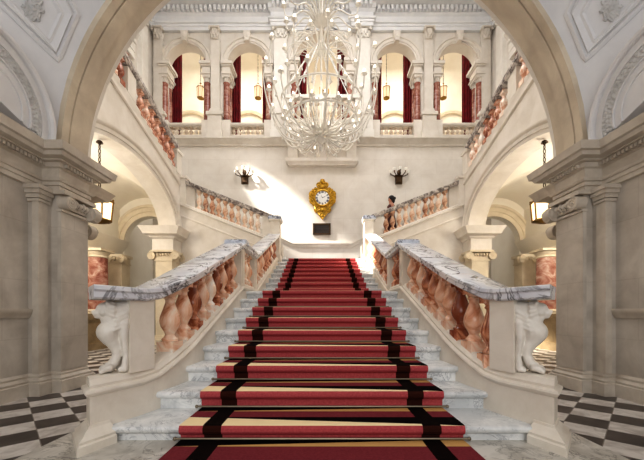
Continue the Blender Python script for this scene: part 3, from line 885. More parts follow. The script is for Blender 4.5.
# ------------------------------------------------------------------ main balustrades
RH = .70                                          # rail top above the shelf
RAILP = [(-.0, -.105), (-.02, -.09), (-.02, -.05), (-.045, -.035), (-.045, -.006), (-.035, .0), (W+.035, .0), (W+.045, -.006), (W+.045, -.035), (W+.02, -.05), (W+.02, -.09), (W+.0, -.105)]
bal_lower = None
for s, side in SIDES:
    root = thing('balustrade', 'main stair balustrade on the %s, veined rail on russet marble balusters beside the runner' % side, 'balustrade', (s*1.6, 2.4, -.49))
    def rail(a, b, dz=0):
        def f(m):
            sweep(m, [a+(b-a)*i/24 for i in range(25)], RAILP, lambda d: ztop(d)+RH+dz)
        return f
    obj('handrail', mb_side(s, rail(2.36, 5.62)), 'rail', root)
    obj('handrail', mb_side(s, rail(5.60, 6.82)), 'rail', root)
    obj('handrail', mb_side(s, rail(6.79, 10.2)), 'rail', root)
    # pedestal block, newels
    def ped(m):
        a, t = centre(2.64, .03); b, _ = centre(2.64, W-.03); c, _ = centre(2.87, .03); d, _ = centre(2.87, W-.03)
        m.prism([a, c, d, b], 'z', -.50, .115)
    obj('pedestal_block', mb_side(s, ped), 'string', root)
    def newel(y0, y1):
        def f(m):
            z0, z1 = ztop((y0+y1)/2)-.15, ztop(max(y0, 5.66) if y0 < 6 else y0)+RH-.05
            m.box(-1.37-W+.03, -1.37-.03, y0, y1, z0, z1)
            for a, b in ((y0-.0, y1+.0),): m.box(-1.37-W+.06, -1.37-.02, a+.05, b-.05, z0+.12, z1-.12)
        return f
    obj('newel_post', mb_side(s, newel(5.56, 5.80)), 'string', root)
    obj('newel_post', mb_side(s, newel(6.66, 6.90)), 'string', root)
    def ncap(m):
        m.box(-1.37-W-.05, -1.32, 5.60, 5.80, .553+RH-.05, .553+RH+.025); m.box(-1.37-W-.035, -1.335, 5.62, 5.78, .553+RH+.025, .553+RH+.04)
    obj('newel_cap', mb_side(s, ncap), 'newelcap', root)
    def tn(m):
        x0, x1 = -1.37-W+.02, -1.37+.02
        m.box(x0, x1, 10.12, 10.50, 1.5, 2.95); m.box(x0-.03, x1+.03, 10.09, 10.53, 1.65, 1.85)
        m.box(x0-.04, x1+.04, 10.08, 10.54, 2.92, 2.97)
    obj('newel_post', mb_side(s, tn), 'string', root)
    obj('newel_cap', mb_side(s, lambda m: (m.box(-1.37-W-.04, -1.37+.08, 10.06, 10.56, 2.97, 3.05), m.box(-1.37-W-.01, -1.37+.05, 10.09, 10.53, 3.05, 3.08))), 'newelcap', root)
    ds = [2.97+.262*i for i in range(10)]+[5.98, 6.24, 6.50]+[7.06+.29*i for i in range(11)]
    for i, d in enumerate(ds):
        (c, t) = centre(d, W/2)
        if bal_lower is None:
            bal_lower = obj('baluster', baluster_mb(.60, 1.0), 'baluster', root, (s*-1*c[0]*-1 if s < 0 else -c[0], c[1], ztop(d)), local=True)
            b = bal_lower
        else: b = part_copy(bal_lower, root, (c[0] if s < 0 else -c[0], c[1], ztop(d)))
        b.rotation_euler.z = (math.atan2(t.x, t.y)*-1)*(-s)

# ------------------------------------------------------------------ carved stone lions under the rail slabs
def lion_mb():
    """lion-headed support; local: +x forward from the block face, z up, about 0.6 high"""
    m = MB()
    def B(c, r): m.ball(c, r if isinstance(r, tuple) else (r, r, r), 16, 12)
    def chain(*pts):
        for (a, ra), (b, rb) in zip(pts[:-1], pts[1:]):
            a, b = Vector(a), Vector(b)
            for i in range(11):
                f = i/10; r = ra+(rb-ra)*f; B(tuple(a+(b-a)*f), r)
    # shoulders under the slab, chest that swells forward into a bent thigh
    chain(((.02, 0, .52), .075), ((.10, 0, .50), .078), ((.14, 0, .44), .07))
    chain(((.03, 0, .44), .075), ((.11, 0, .385), .085), ((.155, 0, .335), .088), ((.135, 0, .285), .07))
    # lower leg curving back, then forward to a broad paw
    chain(((.125, 0, .27), .062), ((.085, 0, .20), .05), ((.08, 0, .14), .042), ((.105, 0, .08), .042), ((.14, 0, .045), .046))
    for k in range(4):
        y = (k-1.5)*.034
        chain(((.14, y, .045), .028), ((.185, y*1.15, .034), .026), ((.205, y*1.2, .020), .019))
    # hind strands: second leg and tail folds behind
    for sy in (-1, 1):
        chain(((.03, sy*.05, .40), .045), ((.035, sy*.055, .28), .032), ((.02, sy*.05, .15), .024), ((.03, sy*.055, .03), .03), ((.065, sy*.06, .022), .022))
    chain(((.01, 0, .42), .06), ((.0, 0, .2), .03), ((.0, 0, .02), .03))
    # mane: a thick ruff of locks
    for i in range(12):
        a = 2*PI*i/12
        chain(((.150, .062*math.cos(a), .515+.058*math.sin(a)), .024), ((.115, .078*math.cos(a), .505+.07*math.sin(a)), .020))
    # head: skull, brow, muzzle, nose, jaw, ears, cheeks
    B((.180, 0, .515), (.064, .062, .060)); B((.228, 0, .490), (.040, .040, .032)); B((.262, 0, .502), (.014, .019, .012)); B((.224, 0, .460), (.032, .030, .016))
    for sy in (-1, 1):
        B((.218, sy*.030, .540), (.018, .020, .013)); B((.160, sy*.06, .565), (.018, .020, .022)); B((.242, sy*.021, .483), (.021, .018, .016)); B((.19, sy*.050, .492), (.028, .022, .024))
        B((.226, sy*.030, .522), .010)
    # ribs of folded skin on the flank
    for sy in (-1, 1):
        for k in range(4): chain(((.015, sy*.062, .50-.035*k), .018), ((.085+.01*k, sy*.078, .455-.035*k), .015))
    m.v = [(x*.92, y, z) for x, y, z in m.v]
    return m
for s, side in SIDES:
    (c, t) = centre(2.66, W*.36)
    o = obj('lion_statue', lion_mb(), 'lion', None, (c[0] if s < 0 else -c[0], c[1], -.49), local=True, smooth=80)
    rm = o.modifiers.new('Remesh', 'REMESH'); rm.mode = 'VOXEL'; rm.voxel_size = .007; rm.use_smooth_shade = True
    sm = o.modifiers.new('Smooth', 'SMOOTH'); sm.iterations = 1; sm.factor = .5
    
    o.rotation_euler.z = math.atan2(-.60, .80*s)
    o.scale = (1.0, 1.0, 1.0)
    tag(o, 'carved white stone lion crouching under the end of the %s veined rail' % side, 'statue', 'stone lions')

# ================================================================== SIDE FLIGHTS
def shelf2(x): return 2.42+.395*(abs(x)-1.5)
bal2 = None
RP2 = [(-.04, -.09), (-.06, -.06), (-.06, -.02), (-.08, 0), (-.08, .04), (.28, .04), (.28, 0), (.26, -.02), (.26, -.06), (.24, -.09)]
for s, side in SIDES:
    t = thing('side_flight', 'pale stone stair flight climbing %swards from the top landing along the back wall' % side, 'stairs', (s*3, 12, FL), 'upper side flights')
    def body(m):
        m.prism([(-1.30, FL), (-4.72, FL), (-4.72, shelf2(4.72)-.1), (-1.30, shelf2(1.30)-.1)], 'y', 10.60, 10.86)
    obj('stringer', mb_side(s, body), 'hall_plain', t)
    def cap(m):
        pth = [(-1.42, 10.58, shelf2(1.42)), (-4.72, 10.58, shelf2(4.72))]
        m.loft(pth, [(0, -.13), (-.03, -.12), (-.04, -.09), (-.01, -.07), (-.02, -.04), (0, 0), (.26, 0), (.30, -.13)], side=1)
        pth = [(-1.42, 10.60, shelf2(1.42)-.45), (-4.72, 10.60, shelf2(4.72)-.45)]
        m.loft(pth, [(.0, -.03), (-.025, -.02), (-.025, .02), (0, .03)], side=1)
    obj('string_moulding', mb_side(s, cap), 'hall_plain', t)
    def steps(m):
        k = 9
        for i in range(k):
            x0 = -1.27-.378*i
            m.box(-4.72, x0, 10.87, BW, UP[-1][1]-.12 if i == 0 else UP[-1][1]+.149*i, UP[-1][1]+.149*(i+1))
    obj('steps', mb_side(s, steps), 'step', t)
    root = thing('balustrade', 'raking balustrade of the %s upper flight, grey rail over buff balusters, %s' % (side, 'empty stairs behind' if s < 0 else 'a person behind it'), 'balustrade', (s*3, 10.7, shelf2(3)))
    def rail(m):
        m.loft([(-1.62, 10.6, shelf2(1.62)+.72), (-4.50, 10.6, shelf2(4.50)+.72)], RP2, side=1)
    obj('handrail', mb_side(s, rail), 'railstone', root)
    obj('end_panel', mb_side(s, lambda m: m.prism([(-1.62, shelf2(1.62)-.02), (-1.98, shelf2(1.98)-.02), (-1.98, shelf2(1.98)+.66), (-1.62, shelf2(1.62)+.66)], 'y', 10.62, 10.78)), 'hall_plain', root)
    obj('end_panel', mb_side(s, lambda m: m.prism([(-4.22, shelf2(4.22)-.02), (-4.55, shelf2(4.55)-.02), (-4.55, shelf2(4.55)+.66), (-4.22, shelf2(4.22)+.66)], 'y', 10.62, 10.78)), 'hall_plain', root)
    def np(m):
        m.box(-4.78, -4.50, 10.55, 10.85, shelf2(4.6)-.1, 4.45); m.box(-4.82, -4.46, 10.51, 10.89, 4.45, 4.52)
    obj('newel_post', mb_side(s, np), 'hall_plain', root)
    for i in range(10):
        x = 2.14+.218*i
        if bal2 is None:
            bal2 = obj('baluster', baluster_mb(.62, .90, .06), mottled('buff_baluster_marble', [(150, 96, 70), (216, 170, 138), (240, 214, 190), (252, 244, 234)], 5, .15, .25), root, (s*x, 10.7, shelf2(x)), local=True)
        else: part_copy(bal2, root, (s*x, 10.7, shelf2(x)))

# third flights, over the side arches
bal3 = None
for s, side in SIDES:
    t = thing('upper_flight', 'stair flight rising towards the front above the %s side arch' % side, 'stairs', (s*5.9, 8, 3.5), 'uppermost flights')
    def st(m):
        pts = [(10.55, t3(10.55)-.30), (4.75, t3(4.75)-.30), (4.75, t3(4.75)-.5), (10.55, t3(10.55)-.5)]
        m.prism(pts, 'x', -6.94, -5.27)
    obj('steps', mb_side(s, st), 'step', t)
    def strm(m):
        pth = [(-4.7, 10.64, t3(10.64)), (-4.7, 4.8, t3(4.8))]
        m.loft(pth, [(-.36, -.36), (.02, -.36), (.05, -.33), (.05, -.29), (.015, -.27), (.015, -.12), (.025, -.10), (.025, 0), (-.36, 0)], side=-1)
    obj('string_moulding', mb_side(s, strm), 'hall_plain', t)
    root = thing('balustrade', 'steep-looking balustrade of red balusters above the %s side arch' % side, 'balustrade', (s*4.8, 8, t3(8)))
    def rail(m): m.loft([(-4.66, 10.3, t3(10.3)+.70), (-4.66, 4.8, t3(4.8)+.70)], [(-.17, -.09), (.0, -.09), (.03, -.06), (.03, -.03), (.05, -.01), (.05, .07), (-.20, .07)], side=-1)
    obj('handrail', mb_side(s, rail), 'railstone', root)
    def np(m):
        m.box(-4.92, -4.66, 10.28, 10.62, t3(10.45)-.05, t3(10.45)+.60); m.box(-4.96, -4.62, 10.24, 10.66, t3(10.45)+.60, t3(10.45)+.68)
    obj('newel_post', mb_side(s, np), 'hall_plain', root)
    obj('end_panel', mb_side(s, lambda m: m.prism([(8.05, t3(8.05)), (7.70, t3(7.70)), (7.70, t3(7.70)+.63), (8.05, t3(8.05)+.63)], 'x', -4.84, -4.67)), 'hall_plain', root)
    ds = [10.08-.29*i for i in range(7)]+[7.50-.29*i for i in range(9)]
    for d in ds:
        if bal3 is None:
            bal3 = obj('baluster', baluster_mb(.61, 1.0, .05), mottled('russet_baluster_marble', [(150, 84, 62), (222, 164, 134), (250, 226, 206), (255, 244, 232)], 6, .12, .4), root, (s*4.745, d, t3(d)), local=True)
        else: part_copy(bal3, root, (s*4.745, d, t3(d)))

# ================================================================== GALLERY
nm5 = ['far left', 'left of the chandelier', 'central', 'right of the chandelier', 'far right']
# pilasters on the arcade wall
PX = [(-6.80, 'in the left corner'), (-4.43, 'between the two left arches'), (-1.72, 'just left of the chandelier'), (1.72, 'just right of the chandelier'), (4.43, 'between the two right arches'), (6.80, 'in the right corner')]
for i, (x, ph) in enumerate(PX):
    big = abs(x) < 2; w = .27 if big else .185; mat = 'whitestone' if big else 'hall_plain'
    t = thing('pilaster', 'leaf-capped gallery pilaster %s' % ph, 'pilaster', (x, BW, 7.37), 'gallery pilasters')
    y1 = BW-.14-(.06 if big else 0)
    def ped(m):
        m.box(x-w-.1, x+w+.1, y1-.1, BW, 7.2, 8.2); m.box(x-w-.14, x+w+.14, y1-.14, BW, 7.2, 7.5); m.box(x-w-.15, x+w+.15, y1-.15, BW, 8.16, 8.28)
    m = MB(); ped(m); obj('pedestal', m, mat, t)
    m = MB(); m.box(x-w, x+w, y1, BW, 8.28, 11.34); m.box(x-w-.05, x+w+.05, y1-.05, BW, 8.28, 8.40); m.box(x-w-.03, x+w+.03, y1-.03, BW, 8.40, 8.47); obj('shaft', m, mat, t)
    m = MB(); leafcap(m, x, BW-.1, 11.34, 11.78, w*2, .34); obj('capital', m, mat, t)
for s, side in SIDES:                              # one more on each side wall
    t = thing('pilaster', 'white leaf-capped pilaster on the upper %s wall near the corner' % side, 'pilaster', (s*7.1, 12.5, 7.37), 'side wall pilasters')
    obj('shaft', mb_side(s, lambda m: (m.box(-7.1, -6.93, 12.3, 12.75, 8.28, 11.34), m.box(-7.1, -6.88, 12.25, 12.8, 7.37, 8.28))), 'whitestone', t)
    obj('capital', mb_side(s, lambda m: leafcap(m, -7.0, 12.52, 11.34, 11.78, .36, .46)), 'whitestone', t)
    t = thing('column', 'red marble column with white impost block beside the upper %s wall arch' % side, 'column', (s*7.25, 11.55, 7.37), 'upper side wall columns')
    obj('shaft', mb_side(s, lambda m: m.lathe([(.24, 0), (.24, .1), (.20, .14), (.20, .9), (.17, 2.0)], (-7.2, 11.6, 7.5), 20)), 'redmarble', t)
    def ib(m):
        m.loft(z3([(-7.6, 11.25), (-7.0, 11.25), (-7.0, 12.0)], 9.75), [(-.3, 0), (0, 0), (0, .3), (.05, .34), (.05, .45), (.12, .52), (.2, .66), (-.3, .66)], side=1)
        m.box(-7.5, -7.02, 11.27, 11.98, 9.5, 10.37)
        m.box(-7.5, -6.95, 11.3, 11.9, 9.42, 9.52)
    obj('impost_block', mb_side(s, ib), 'whitestone', t)

# columns, impost blocks, curtains, balustrades in each opening
balg = None
for i, (c, r, zs, sill) in enumerate(OPS):
    for q, sd in ((-1, 'left'), (1, 'right')):
        xj = c+q*r
        t = thing('column', 'red marble gallery column on the %s side of the %s arch' % (sd, nm5[i]), 'column', (xj-q*.0, BW+.45, sill), 'gallery arch columns')
        mx = (lambda v: -v)
        def impost(m):
            for gi, go, g0, g1, za, zb in ((.12, .20, .13, .50, -.62, -.14), (.16, .23, .17, .54, -.52, -.46), (.17, .235, .185, .55, -.20, -.14), (.22, .245, .235, .60, -.14, -.02)):
                m.box(*sorted((xj-q*gi, xj+q*go)), BW-g0, BW+g1, zs+za, zs+zb)
        m = MB(); impost(m); obj('impost_block', m, 'hall_plain', t)
        m = MB()
        for yy in (BW+.0, BW+.36): m.lathe([(.16, 0), (.16, .05), (.135, .08), (.135, .8), (.12, 1.55), (.14, 1.6)], (xj+q*.05, yy, sill+.62), 16)
        obj('shaft', m, 'redmarble', t)
        m = MB()
        m.box(*sorted((xj+q*.24, xj-q*.14)), BW-.17, BW+.54, sill-.16, sill+.62)
        for yy in (BW+.0, BW+.36): leafcap(m, xj+q*.05, yy, zs-.62-.24, zs-.60, .24, .24)
        obj('capital_and_plinth', m, 'hall_plain', t)
        # curtain
        def curt(m):
            x0 = c+q*(r+.30); x1 = c+q*(r*.57 if i != 2 else r*.60); k = 60
            V = []
            for e in range(k+1):
                f = e/k; x = x0+(x1-x0)*f; y = BW+.72+.05*math.sin(f*PI*13)+.02*math.sin(f*31)
                for z, g in ((sill+.02, 1.0), (sill+1.2, .95), (sill+2.4, .9), (zs+1.3, .85)): V.append((x0+(x1-x0)*f*(1.04-.04*g), y, z))
            Fc = [(e*4+a, (e+1)*4+a, (e+1)*4+a+1, e*4+a+1) for e in range(k) for a in range(3)]
            m.add(V, Fc)
        m = MB(); curt(m)
        o = obj('curtain', m, 'curtain', smooth=80)
        md = o.modifiers.new('Solidify', 'SOLIDIFY'); md.thickness = .015
        tag(o, 'red velvet curtain on the %s side of the %s gallery arch' % (sd, nm5[i]), 'curtain', 'gallery curtains')
    # balustrade
    if i != 2:
        b = thing('balustrade', 'low stone parapet with stubby balusters in the %s gallery arch' % nm5[i], 'balustrade', (c, BW+.12, sill), 'gallery parapets')
        m = MB(); m.box(c-r+.1, c+r-.1, BW-.12, BW+.25, sill+.45, sill+.53); m.box(c-r+.1, c+r-.1, BW-.08, BW+.22, sill+.41, sill+.45); obj('handrail', m, 'hall_plain', b)
        m = MB(); m.box(c-r+.1, c+r-.1, BW-.08, BW+.24, sill, sill+.05); obj('base_rail', m, 'hall_plain', b)
        for k in range(7):
            x = c-r+.24+(2*r-.48)*k/6
            if balg is None: balg = obj('baluster', baluster_mb(.36, .85, .01), 'baluster_pale', b, (x, BW+.04, sill+.05), local=True)
            else: part_copy(balg, b, (x, BW+.04, sill+.05))
# central balcony on corbels
b = thing('balcony', 'projecting stone balcony on corbels behind the chandelier, above the clock', 'balcony', (0, 12.9, 6.1))
m = MB(); m.box(-1.45, 1.45, 12.55, BW, 7.20, 7.45); m.box(-1.52, 1.52, 12.48, BW, 7.45, 7.55); obj('slab', m, 'hall_plain', b)
m = MB(); m.box(-1.5, 1.5, 12.5, 12.8, 8.42, 8.55); obj('handrail', m, 'whitestone', b)
for x in (-1.4, 0, 1.4):
    m = MB(); m.box(x-.1, x+.1, 12.55, 12.75, 7.55, 8.42); obj('parapet_post', m, 'whitestone', b)
for k in range(5):
    for sg in (-1, 1):
        x = sg*(.2+.24*k)
        bb = part_copy(balg, b, (x, 12.65, 7.55)); bb.scale = (1.1, 1.1, 2.15)
for x in (-1.2, 0, 1.2):
    m = MB(); m.prism([(BW, 6.35), (BW-.25, 6.35), (BW-.35, 6.5), (BW-.36, 6.8), (BW-.5, 7.0), (BW-.75, 7.1), (BW-.78, 7.22), (BW, 7.22)], 'x', x-.2, x+.2); obj('corbel', m, 'hall_plain', b)
m = MB(); m.box(-1.42, 1.42, BW-.12, BW, 6.35, 7.22); obj('back_panel', m, 'hall_plain', b)
m = MB(); m.loft([(-1.40, BW, 6.12), (-1.40, BW-.25, 6.12), (1.40, BW-.25, 6.12), (1.40, BW, 6.12)], [(-.24, 0), (0, 0), (.02, .05), (.08, .1), (.10, .22), (-.24, .22)], side=1)
m.box(-1.38, 1.38, BW-.25, BW, 6.1, 6.3)
obj('ledge', m, 'hall_plain', b)
# gilt candelabrum on the balcony ledge
t = thing('candelabrum', 'small gilt ornament with curling branches standing inside the central balcony', 'candelabrum', (0, 13.1, 7.55))
m = MB(); m.lathe([(.16, 0), (.16, .06), (.05, .1), (.04, .5), (.07, .6), (.04, .7), (.04, 1.5), (.08, 1.55), (.03, 1.62)], (0, 13.1, 7.55), 14); obj('stem', m, 'gold', t)
m = MB()
for q in range(6):
    a = 2*PI*q/6+.3
    m.tube([(0, 13.1, 8.75), (.15*math.cos(a), 13.1+.15*math.sin(a), 8.62), (.34*math.cos(a), 13.1+.34*math.sin(a), 8.75), (.36*math.cos(a), 13.1+.36*math.sin(a), 9.0)], .022, 6)
obj('branches', m, 'gold', t)

# ================================================================== LANTERNS
def lantern(loc, label, R=.26, H=.62, top=3.85, group='pendant lanterns', sides=6):
    """loc = centre of the bottom; chain up to height top"""
    t = thing('hanging_lantern', label, 'lantern', loc, group)
    x, y, z = loc
    ring = lambda r, zz: [(x+r*math.cos(2*PI*i/sides+.26), y+r*math.sin(2*PI*i/sides+.26), zz) for i in range(sides)]
    m = MB()
    b0, b1 = ring(R*.86, z+.05), ring(R, z+H*.72)
    for i in range(sides):
        m.tube([b0[i], b1[i]], .016*R/.26, 6)
    m.tube(b0, .02*R/.26, 6, closed=True); m.tube(b1, .024*R/.26, 6, closed=True)
    m.lathe([(.02, -.03), (R*.5, .0), (R*.9, .04), (R*.86, .06)], (x, y, z), sides*2)
    c = ring(R*.4, z+H*.90)
    m.lathe([(R*1.06, H*.72), (R*.8, H*.78), (R*.35, H*.92), (R*.2, H*.97), (R*.28, H*1.0), (R*.06, H*1.06)], (x, y, z), sides*2)
    for i in range(sides): m.ball((b1[i][0], b1[i][1], b1[i][2]+.04), .022*R/.26, 6, 5)
    obj('frame', m, 'brass', t)
    m = MB()
    q0, q1 = ring(R*.80, z+.06), ring(R*.94, z+H*.71)
    m.add(q0+q1, [(i, (i+1) % sides, sides+(i+1) % sides, sides+i) for i in range(sides)])
    obj('glass_panes', m, 'glow' if R > .22 else 'dimglow', t, smooth=0)
    m = MB()
    k = max(4, int((top-z-H*1.06)/.09))
    zz = z+H*1.05; st = (top-zz)/k
    for i in range(k):
        pts = []
        for j in range(10):
            a = 2*PI*j/10; u = .022*math.cos(a)*R/.26; w = (.58*st)*math.sin(a)
            pts.append((x+(u if i % 2 else 0), y+(0 if i % 2 else u), zz+st*(i+.5)+w))
        m.tube(pts, .008*R/.26+.002, 5, closed=True)
    m.lathe([(.07*R/.26, 0), (.05*R/.26, .04), (.02, .06)], (x, y, top-.05), 12)
    obj('chain', m, 'bronze', t)
    return t
for s, side in SIDES:
    lantern((s*4.97, 7.15, 2.02), 'large brass lantern glowing in the %s side arch' % side, .27, .66, 3.85, 'side arch lanterns')
for x, y, lab in ((-2.98, 14.9, 'brass lantern hanging in the gallery arch left of the chandelier'), (3.0, 14.9, 'brass lantern hanging in the gallery arch right of the chandelier'),
                  (-5.65, 14.9, 'brass lantern half hidden by the curtain of the far left gallery arch'), (5.65, 14.9, 'brass lantern half hidden in the far right gallery arch')):
    lantern((x, y, 9.95), lab, .17, .74, 12.2, 'gallery lanterns')

# ================================================================== SCONCES, CLOCK, PLAQUE
for s, side in SIDES:
    x0, y0, z0 = s*3.20-(.02 if s < 0 else 0), BW, 5.38
    t = thing('wall_sconce', 'bronze wall sconce with glass cups %s' % ('in the sun patch left of the gilt clock' if s < 0 else 'on the wall above the person'), 'sconce', (x0, y0, z0), 'wall sconces')
    m = MB(); m.box(x0-.14, x0+.14, y0-.10, y0, z0, z0+.30); m.box(x0-.17, x0+.17, y0-.12, y0, z0+.30, z0+.35); m.box(x0-.10, x0+.10, y0-.14, y0-.08, z0+.05, z0+.26)
    m.ball((x0, y0-.1, z0+.45), (.09, .06, .12), 8, 6)
    obj('back_plate', m, 'bronze', t)
    for k in range(5):
        a = PI*(.06+.22*k); ex, ey, ez = x0-.36*math.cos(a), y0-.10-.22*math.sin(a), z0+.40+.10*math.sin(a)
        m = MB(); m.tube([(x0, y0-.1, z0+.35), (x0-.2*math.cos(a), y0-.1-.12*math.sin(a), z0+.30), (ex, ey, ez-.06), (ex, ey, ez)], .022, 6)
        arm = obj('arm', m, 'bronze', t)
        m = MB(); m.lathe([(.03, 0), (.055, .04), (.075, .10), (.065, .10), (.04, .04)], (ex, ey, ez), 12); obj('glass_cup', m, 'shade', arm)

t = thing('wall_clock', 'gilded scrollwork clock with white enamel dial on the back wall', 'clock', (-.02, BW, 3.9))
CX, CZ = .02, 4.73
def clock_case(m):
    half = [(0, .80), (.06, .78), (.10, .68), (.20, .62), (.19, .50), (.14, .46), (.26, .42), (.40, .36), (.52, .22), (.54, .04), (.48, -.14), (.38, -.28), (.30, -.36), (.34, -.46), (.30, -.54), (.20, -.56), (.16, -.64), (.10, -.72), (.04, -.80), (0, -.84)]
    poly = [(CX+x, CZ+z) for x, z in half]+[(CX-x, CZ+z) for x, z in half[1:-1][::-1]]
    m.prism(poly, 'y', BW-.14, BW)
    for sg in (-1, 1):
        def sp(cx, cz, r, a0, turns, dirn=1, tr=.035):
            pts = []
            for i in range(25):
                f = i/24; a = a0+dirn*turns*2*PI*f; rr = r*(1-.8*f); pts.append((CX+sg*(cx+rr*math.cos(a)), BW-.16, CZ+cz+rr*math.sin(a)))
            m.tube(pts, [tr*(1-.5*i/24) for i in range(25)], 6)
        sp(.40, .20, .15, -1, 1.4); sp(.40, -.10, .13, 1, 1.4, -1); sp(.22, -.42, .12, 1.5, 1.4); sp(.14, .58, .10, -1.2, 1.4); sp(.30, .40, .10, 0, 1.2, -1); sp(.08, -.66, .09, 1.5, 1.3)
        m.tube([(CX+sg*x, BW-.15, CZ+z) for x, z in half[:10]], .03, 6); m.tube([(CX+sg*x, BW-.15, CZ+z) for x, z in half[9:]], .03, 6)
        for a in range(5): m.ball((CX+sg*(.32+.03*a), BW-.15, CZ+.30-.12*a), (.035, .04, .05), 8, 6)
    m.ball((CX, BW-.16, CZ+.70), (.07, .06, .09), 10, 8); m.ball((CX, BW-.16, CZ+.48), (.11, .06, .08), 10, 8); m.ball((CX, BW-.16, CZ-.46), (.12, .06, .09), 10, 8)
m = MB(); clock_case(m); obj('case', m, 'gold', t)
m = MB(); m.tube([(CX+.32*math.cos(2*PI*i/40), BW-.19, CZ+.02+.32*math.sin(2*PI*i/40)) for i in range(40)], .04, 8, closed=True); obj('bezel', m, 'gold', t)
def disc(m, r, y0, y1, k=40):
    m.prism([(CX+r*math.cos(2*PI*i/k), CZ+.02+r*math.sin(2*PI*i/k)) for i in range(k)], 'y', y0, y1)
m = MB(); disc(m, .31, BW-.20, BW-.10); dial = obj('dial', m, 'dial', t)
m = MB()
for i in range(12):                                # roman numerals, strokes
    a = PI/2-2*PI*i/12
    num = ['XII', 'I', 'II', 'III', 'IIII', 'V', 'VI', 'VII', 'VIII', 'IX', 'X', 'XI'][i]
    ca, sa = math.cos(a), math.sin(a)
    def seg(u0, v0, u1, v1, wd=.008):
        p = [Vector((CX+ca*v+sa*u, CZ+.02+sa*v-ca*u)) for u, v in ((u0, v0), (u1, v1))]
        dr = (p[1]-p[0]).normalized(); nn = Vector((-dr.y, dr.x))*wd
        m.prism([p[0]-nn, p[0]+nn, p[1]+nn, p[1]-nn], 'y', BW-.208, BW-.199)
    wds = {'I': .022, 'V': .046, 'X': .046}; tot = sum(wds[ch] for ch in num); u = -tot/2
    for ch in num:
        w_ = wds[ch]; cu = u+w_/2
        if ch == 'I': seg(cu, .20, cu, .285)
        elif ch == 'V': seg(cu-.018, .285, cu, .20); seg(cu+.018, .285, cu, .20)
        else: seg(cu-.018, .20, cu+.018, .285); seg(cu+.018, .20, cu-.018, .285)
        u += w_
obj('numerals', m, 'blue', dial, smooth=0)
for ln, ang, wd in ((.19, 62, .012), (.12, -28, .016)):
    a = math.radians(90-ang); m = MB()
    dx, dz = math.cos(a), math.sin(a)
    m.prism([(CX-dz*wd, CZ+.02+dx*wd), (CX+dz*wd, CZ+.02-dx*wd), (CX+dx*ln, CZ+.02+dz*ln)], 'y', BW-.215, BW-.208); obj('hand', m, 'black', dial, smooth=0)
t = thing('wall_plaque', 'dark rectangular framed grille on the wall below the gilt clock', 'plaque', (-.02, BW, 3.28))
m = MB(); x0, x1, a0, a1 = -.38, .36, 3.27, 3.74
for b_ in ((x0, x1, a0, a0+.06), (x0, x1, a1-.06, a1), (x0, x0+.06, a0, a1), (x1-.06, x1, a0, a1)): m.box(b_[0], b_[1], BW-.07, BW, b_[2], b_[3])
obj('frame', m, 'bronze', t)
m = MB(); m.box(x0+.05, x1-.05, BW-.04, BW, a0+.05, a1-.05)
for i in range(4): m.box(x0+.07, x1-.07, BW-.05, BW-.03, a0+.1+.075*i, a0+.14+.075*i)
obj('panel', m, 'black', t)

# ================================================================== CHANDELIER
CD = 8.6
def cz(py): return (313-py)/F*CD
cl = thing('chandelier', 'huge white many-armed chandelier with glowing bulbs hanging before the gallery', 'chandelier', (0, CD, cz(152)))
CXO = -.02
m = MB()
m.lathe([(.03, cz(152)), (.06, cz(148)), (.03, cz(145)), (.13, cz(141)), (.17, cz(136)), (.12, cz(131)), (.05, cz(127)), (.035, cz(118)), (.03, cz(100)), (.06, cz(98)), (.03, cz(95)), (.028, cz(58)),
         (.12, cz(50)), (.14, cz(46)), (.05, cz(42)), (.05, cz(28)), (.16, cz(24)), (.2, cz(20)), (.08, cz(14)), (.05, cz(8)), (.04, cz(-40))], (CXO, CD, 0), 20)
obj('stem', m, 'enamel', cl)
def arms(n, phase, prof, r, name='arm', bulb=.042, drops=1, cup=True):
    """prof = list of (radius, z) from the stem outwards; each arm turned copies of one mesh"""
    m = MB(); pts = [Vector((a, 0, b)) for a, b in prof]
    sm = []
    for i in range(len(pts)-1):
        p0 = pts[max(0, i-1)]; p1, p2 = pts[i], pts[i+1]; p3 = pts[min(len(pts)-1, i+2)]
        for k in range(6):
            t_ = k/6
            sm.append(.5*((2*p1)+(-p0+p2)*t_+(2*p0-5*p1+4*p2-p3)*t_*t_+(-p0+3*p1-3*p2+p3)*t_**3))
    sm.append(pts[-1]); zb = cz(152)
    m.tube([(p.x, p.y, p.z-zb) for p in sm], [r*(1.15-.45*i/len(sm)) for i in range(len(sm))], 6)
    e = sm[-1]
    if cup: m.lathe([(.02, -.03), (.05, 0), (.075, .02), (.06, .02)], (e.x, 0, e.z-zb), 10)
    for k in range(drops):
        q = sm[int(len(sm)*(.55+.2*k))-1]
        m.lathe([(.004, -.02), (.02, -.07), (.026, -.10), (.004, -.14)], (q.x, 0, q.z-zb), 6)
    b = MB(); b.lathe([(.016, .01), (.016, .05), (bulb*.7, .065), (bulb, .095), (bulb*.75, .13), (.008, .15)], (e.x, 0, e.z-zb), 8)
    first = None
    for i in range(n):
        if first is None:
            a0 = obj(name, m, 'enamel', cl, (CXO, CD, zb), local=True)
            b0 = obj('bulb', b, 'bulb', a0, (CXO, CD, zb), local=True)
            b0.location = (0, 0, 0)
            first = a0; a0.rotation_euler.z = phase
        else:
            c = first.copy(); COL.objects.link(c); c.rotation_euler.z = phase+2*PI*i/n
            bb = b0.copy(); COL.objects.link(bb); bb.parent = c
arms(20, .1, [(.12, cz(131)), (.5, cz(133)), (.85, cz(128)), (1.02, cz(121))], .020, drops=1, bulb=.03)
arms(12, .3, [(.12, cz(136)), (.6, cz(141)), (1.1, cz(131)), (1.36, cz(112)), (1.40, cz(101))], .021, drops=2)
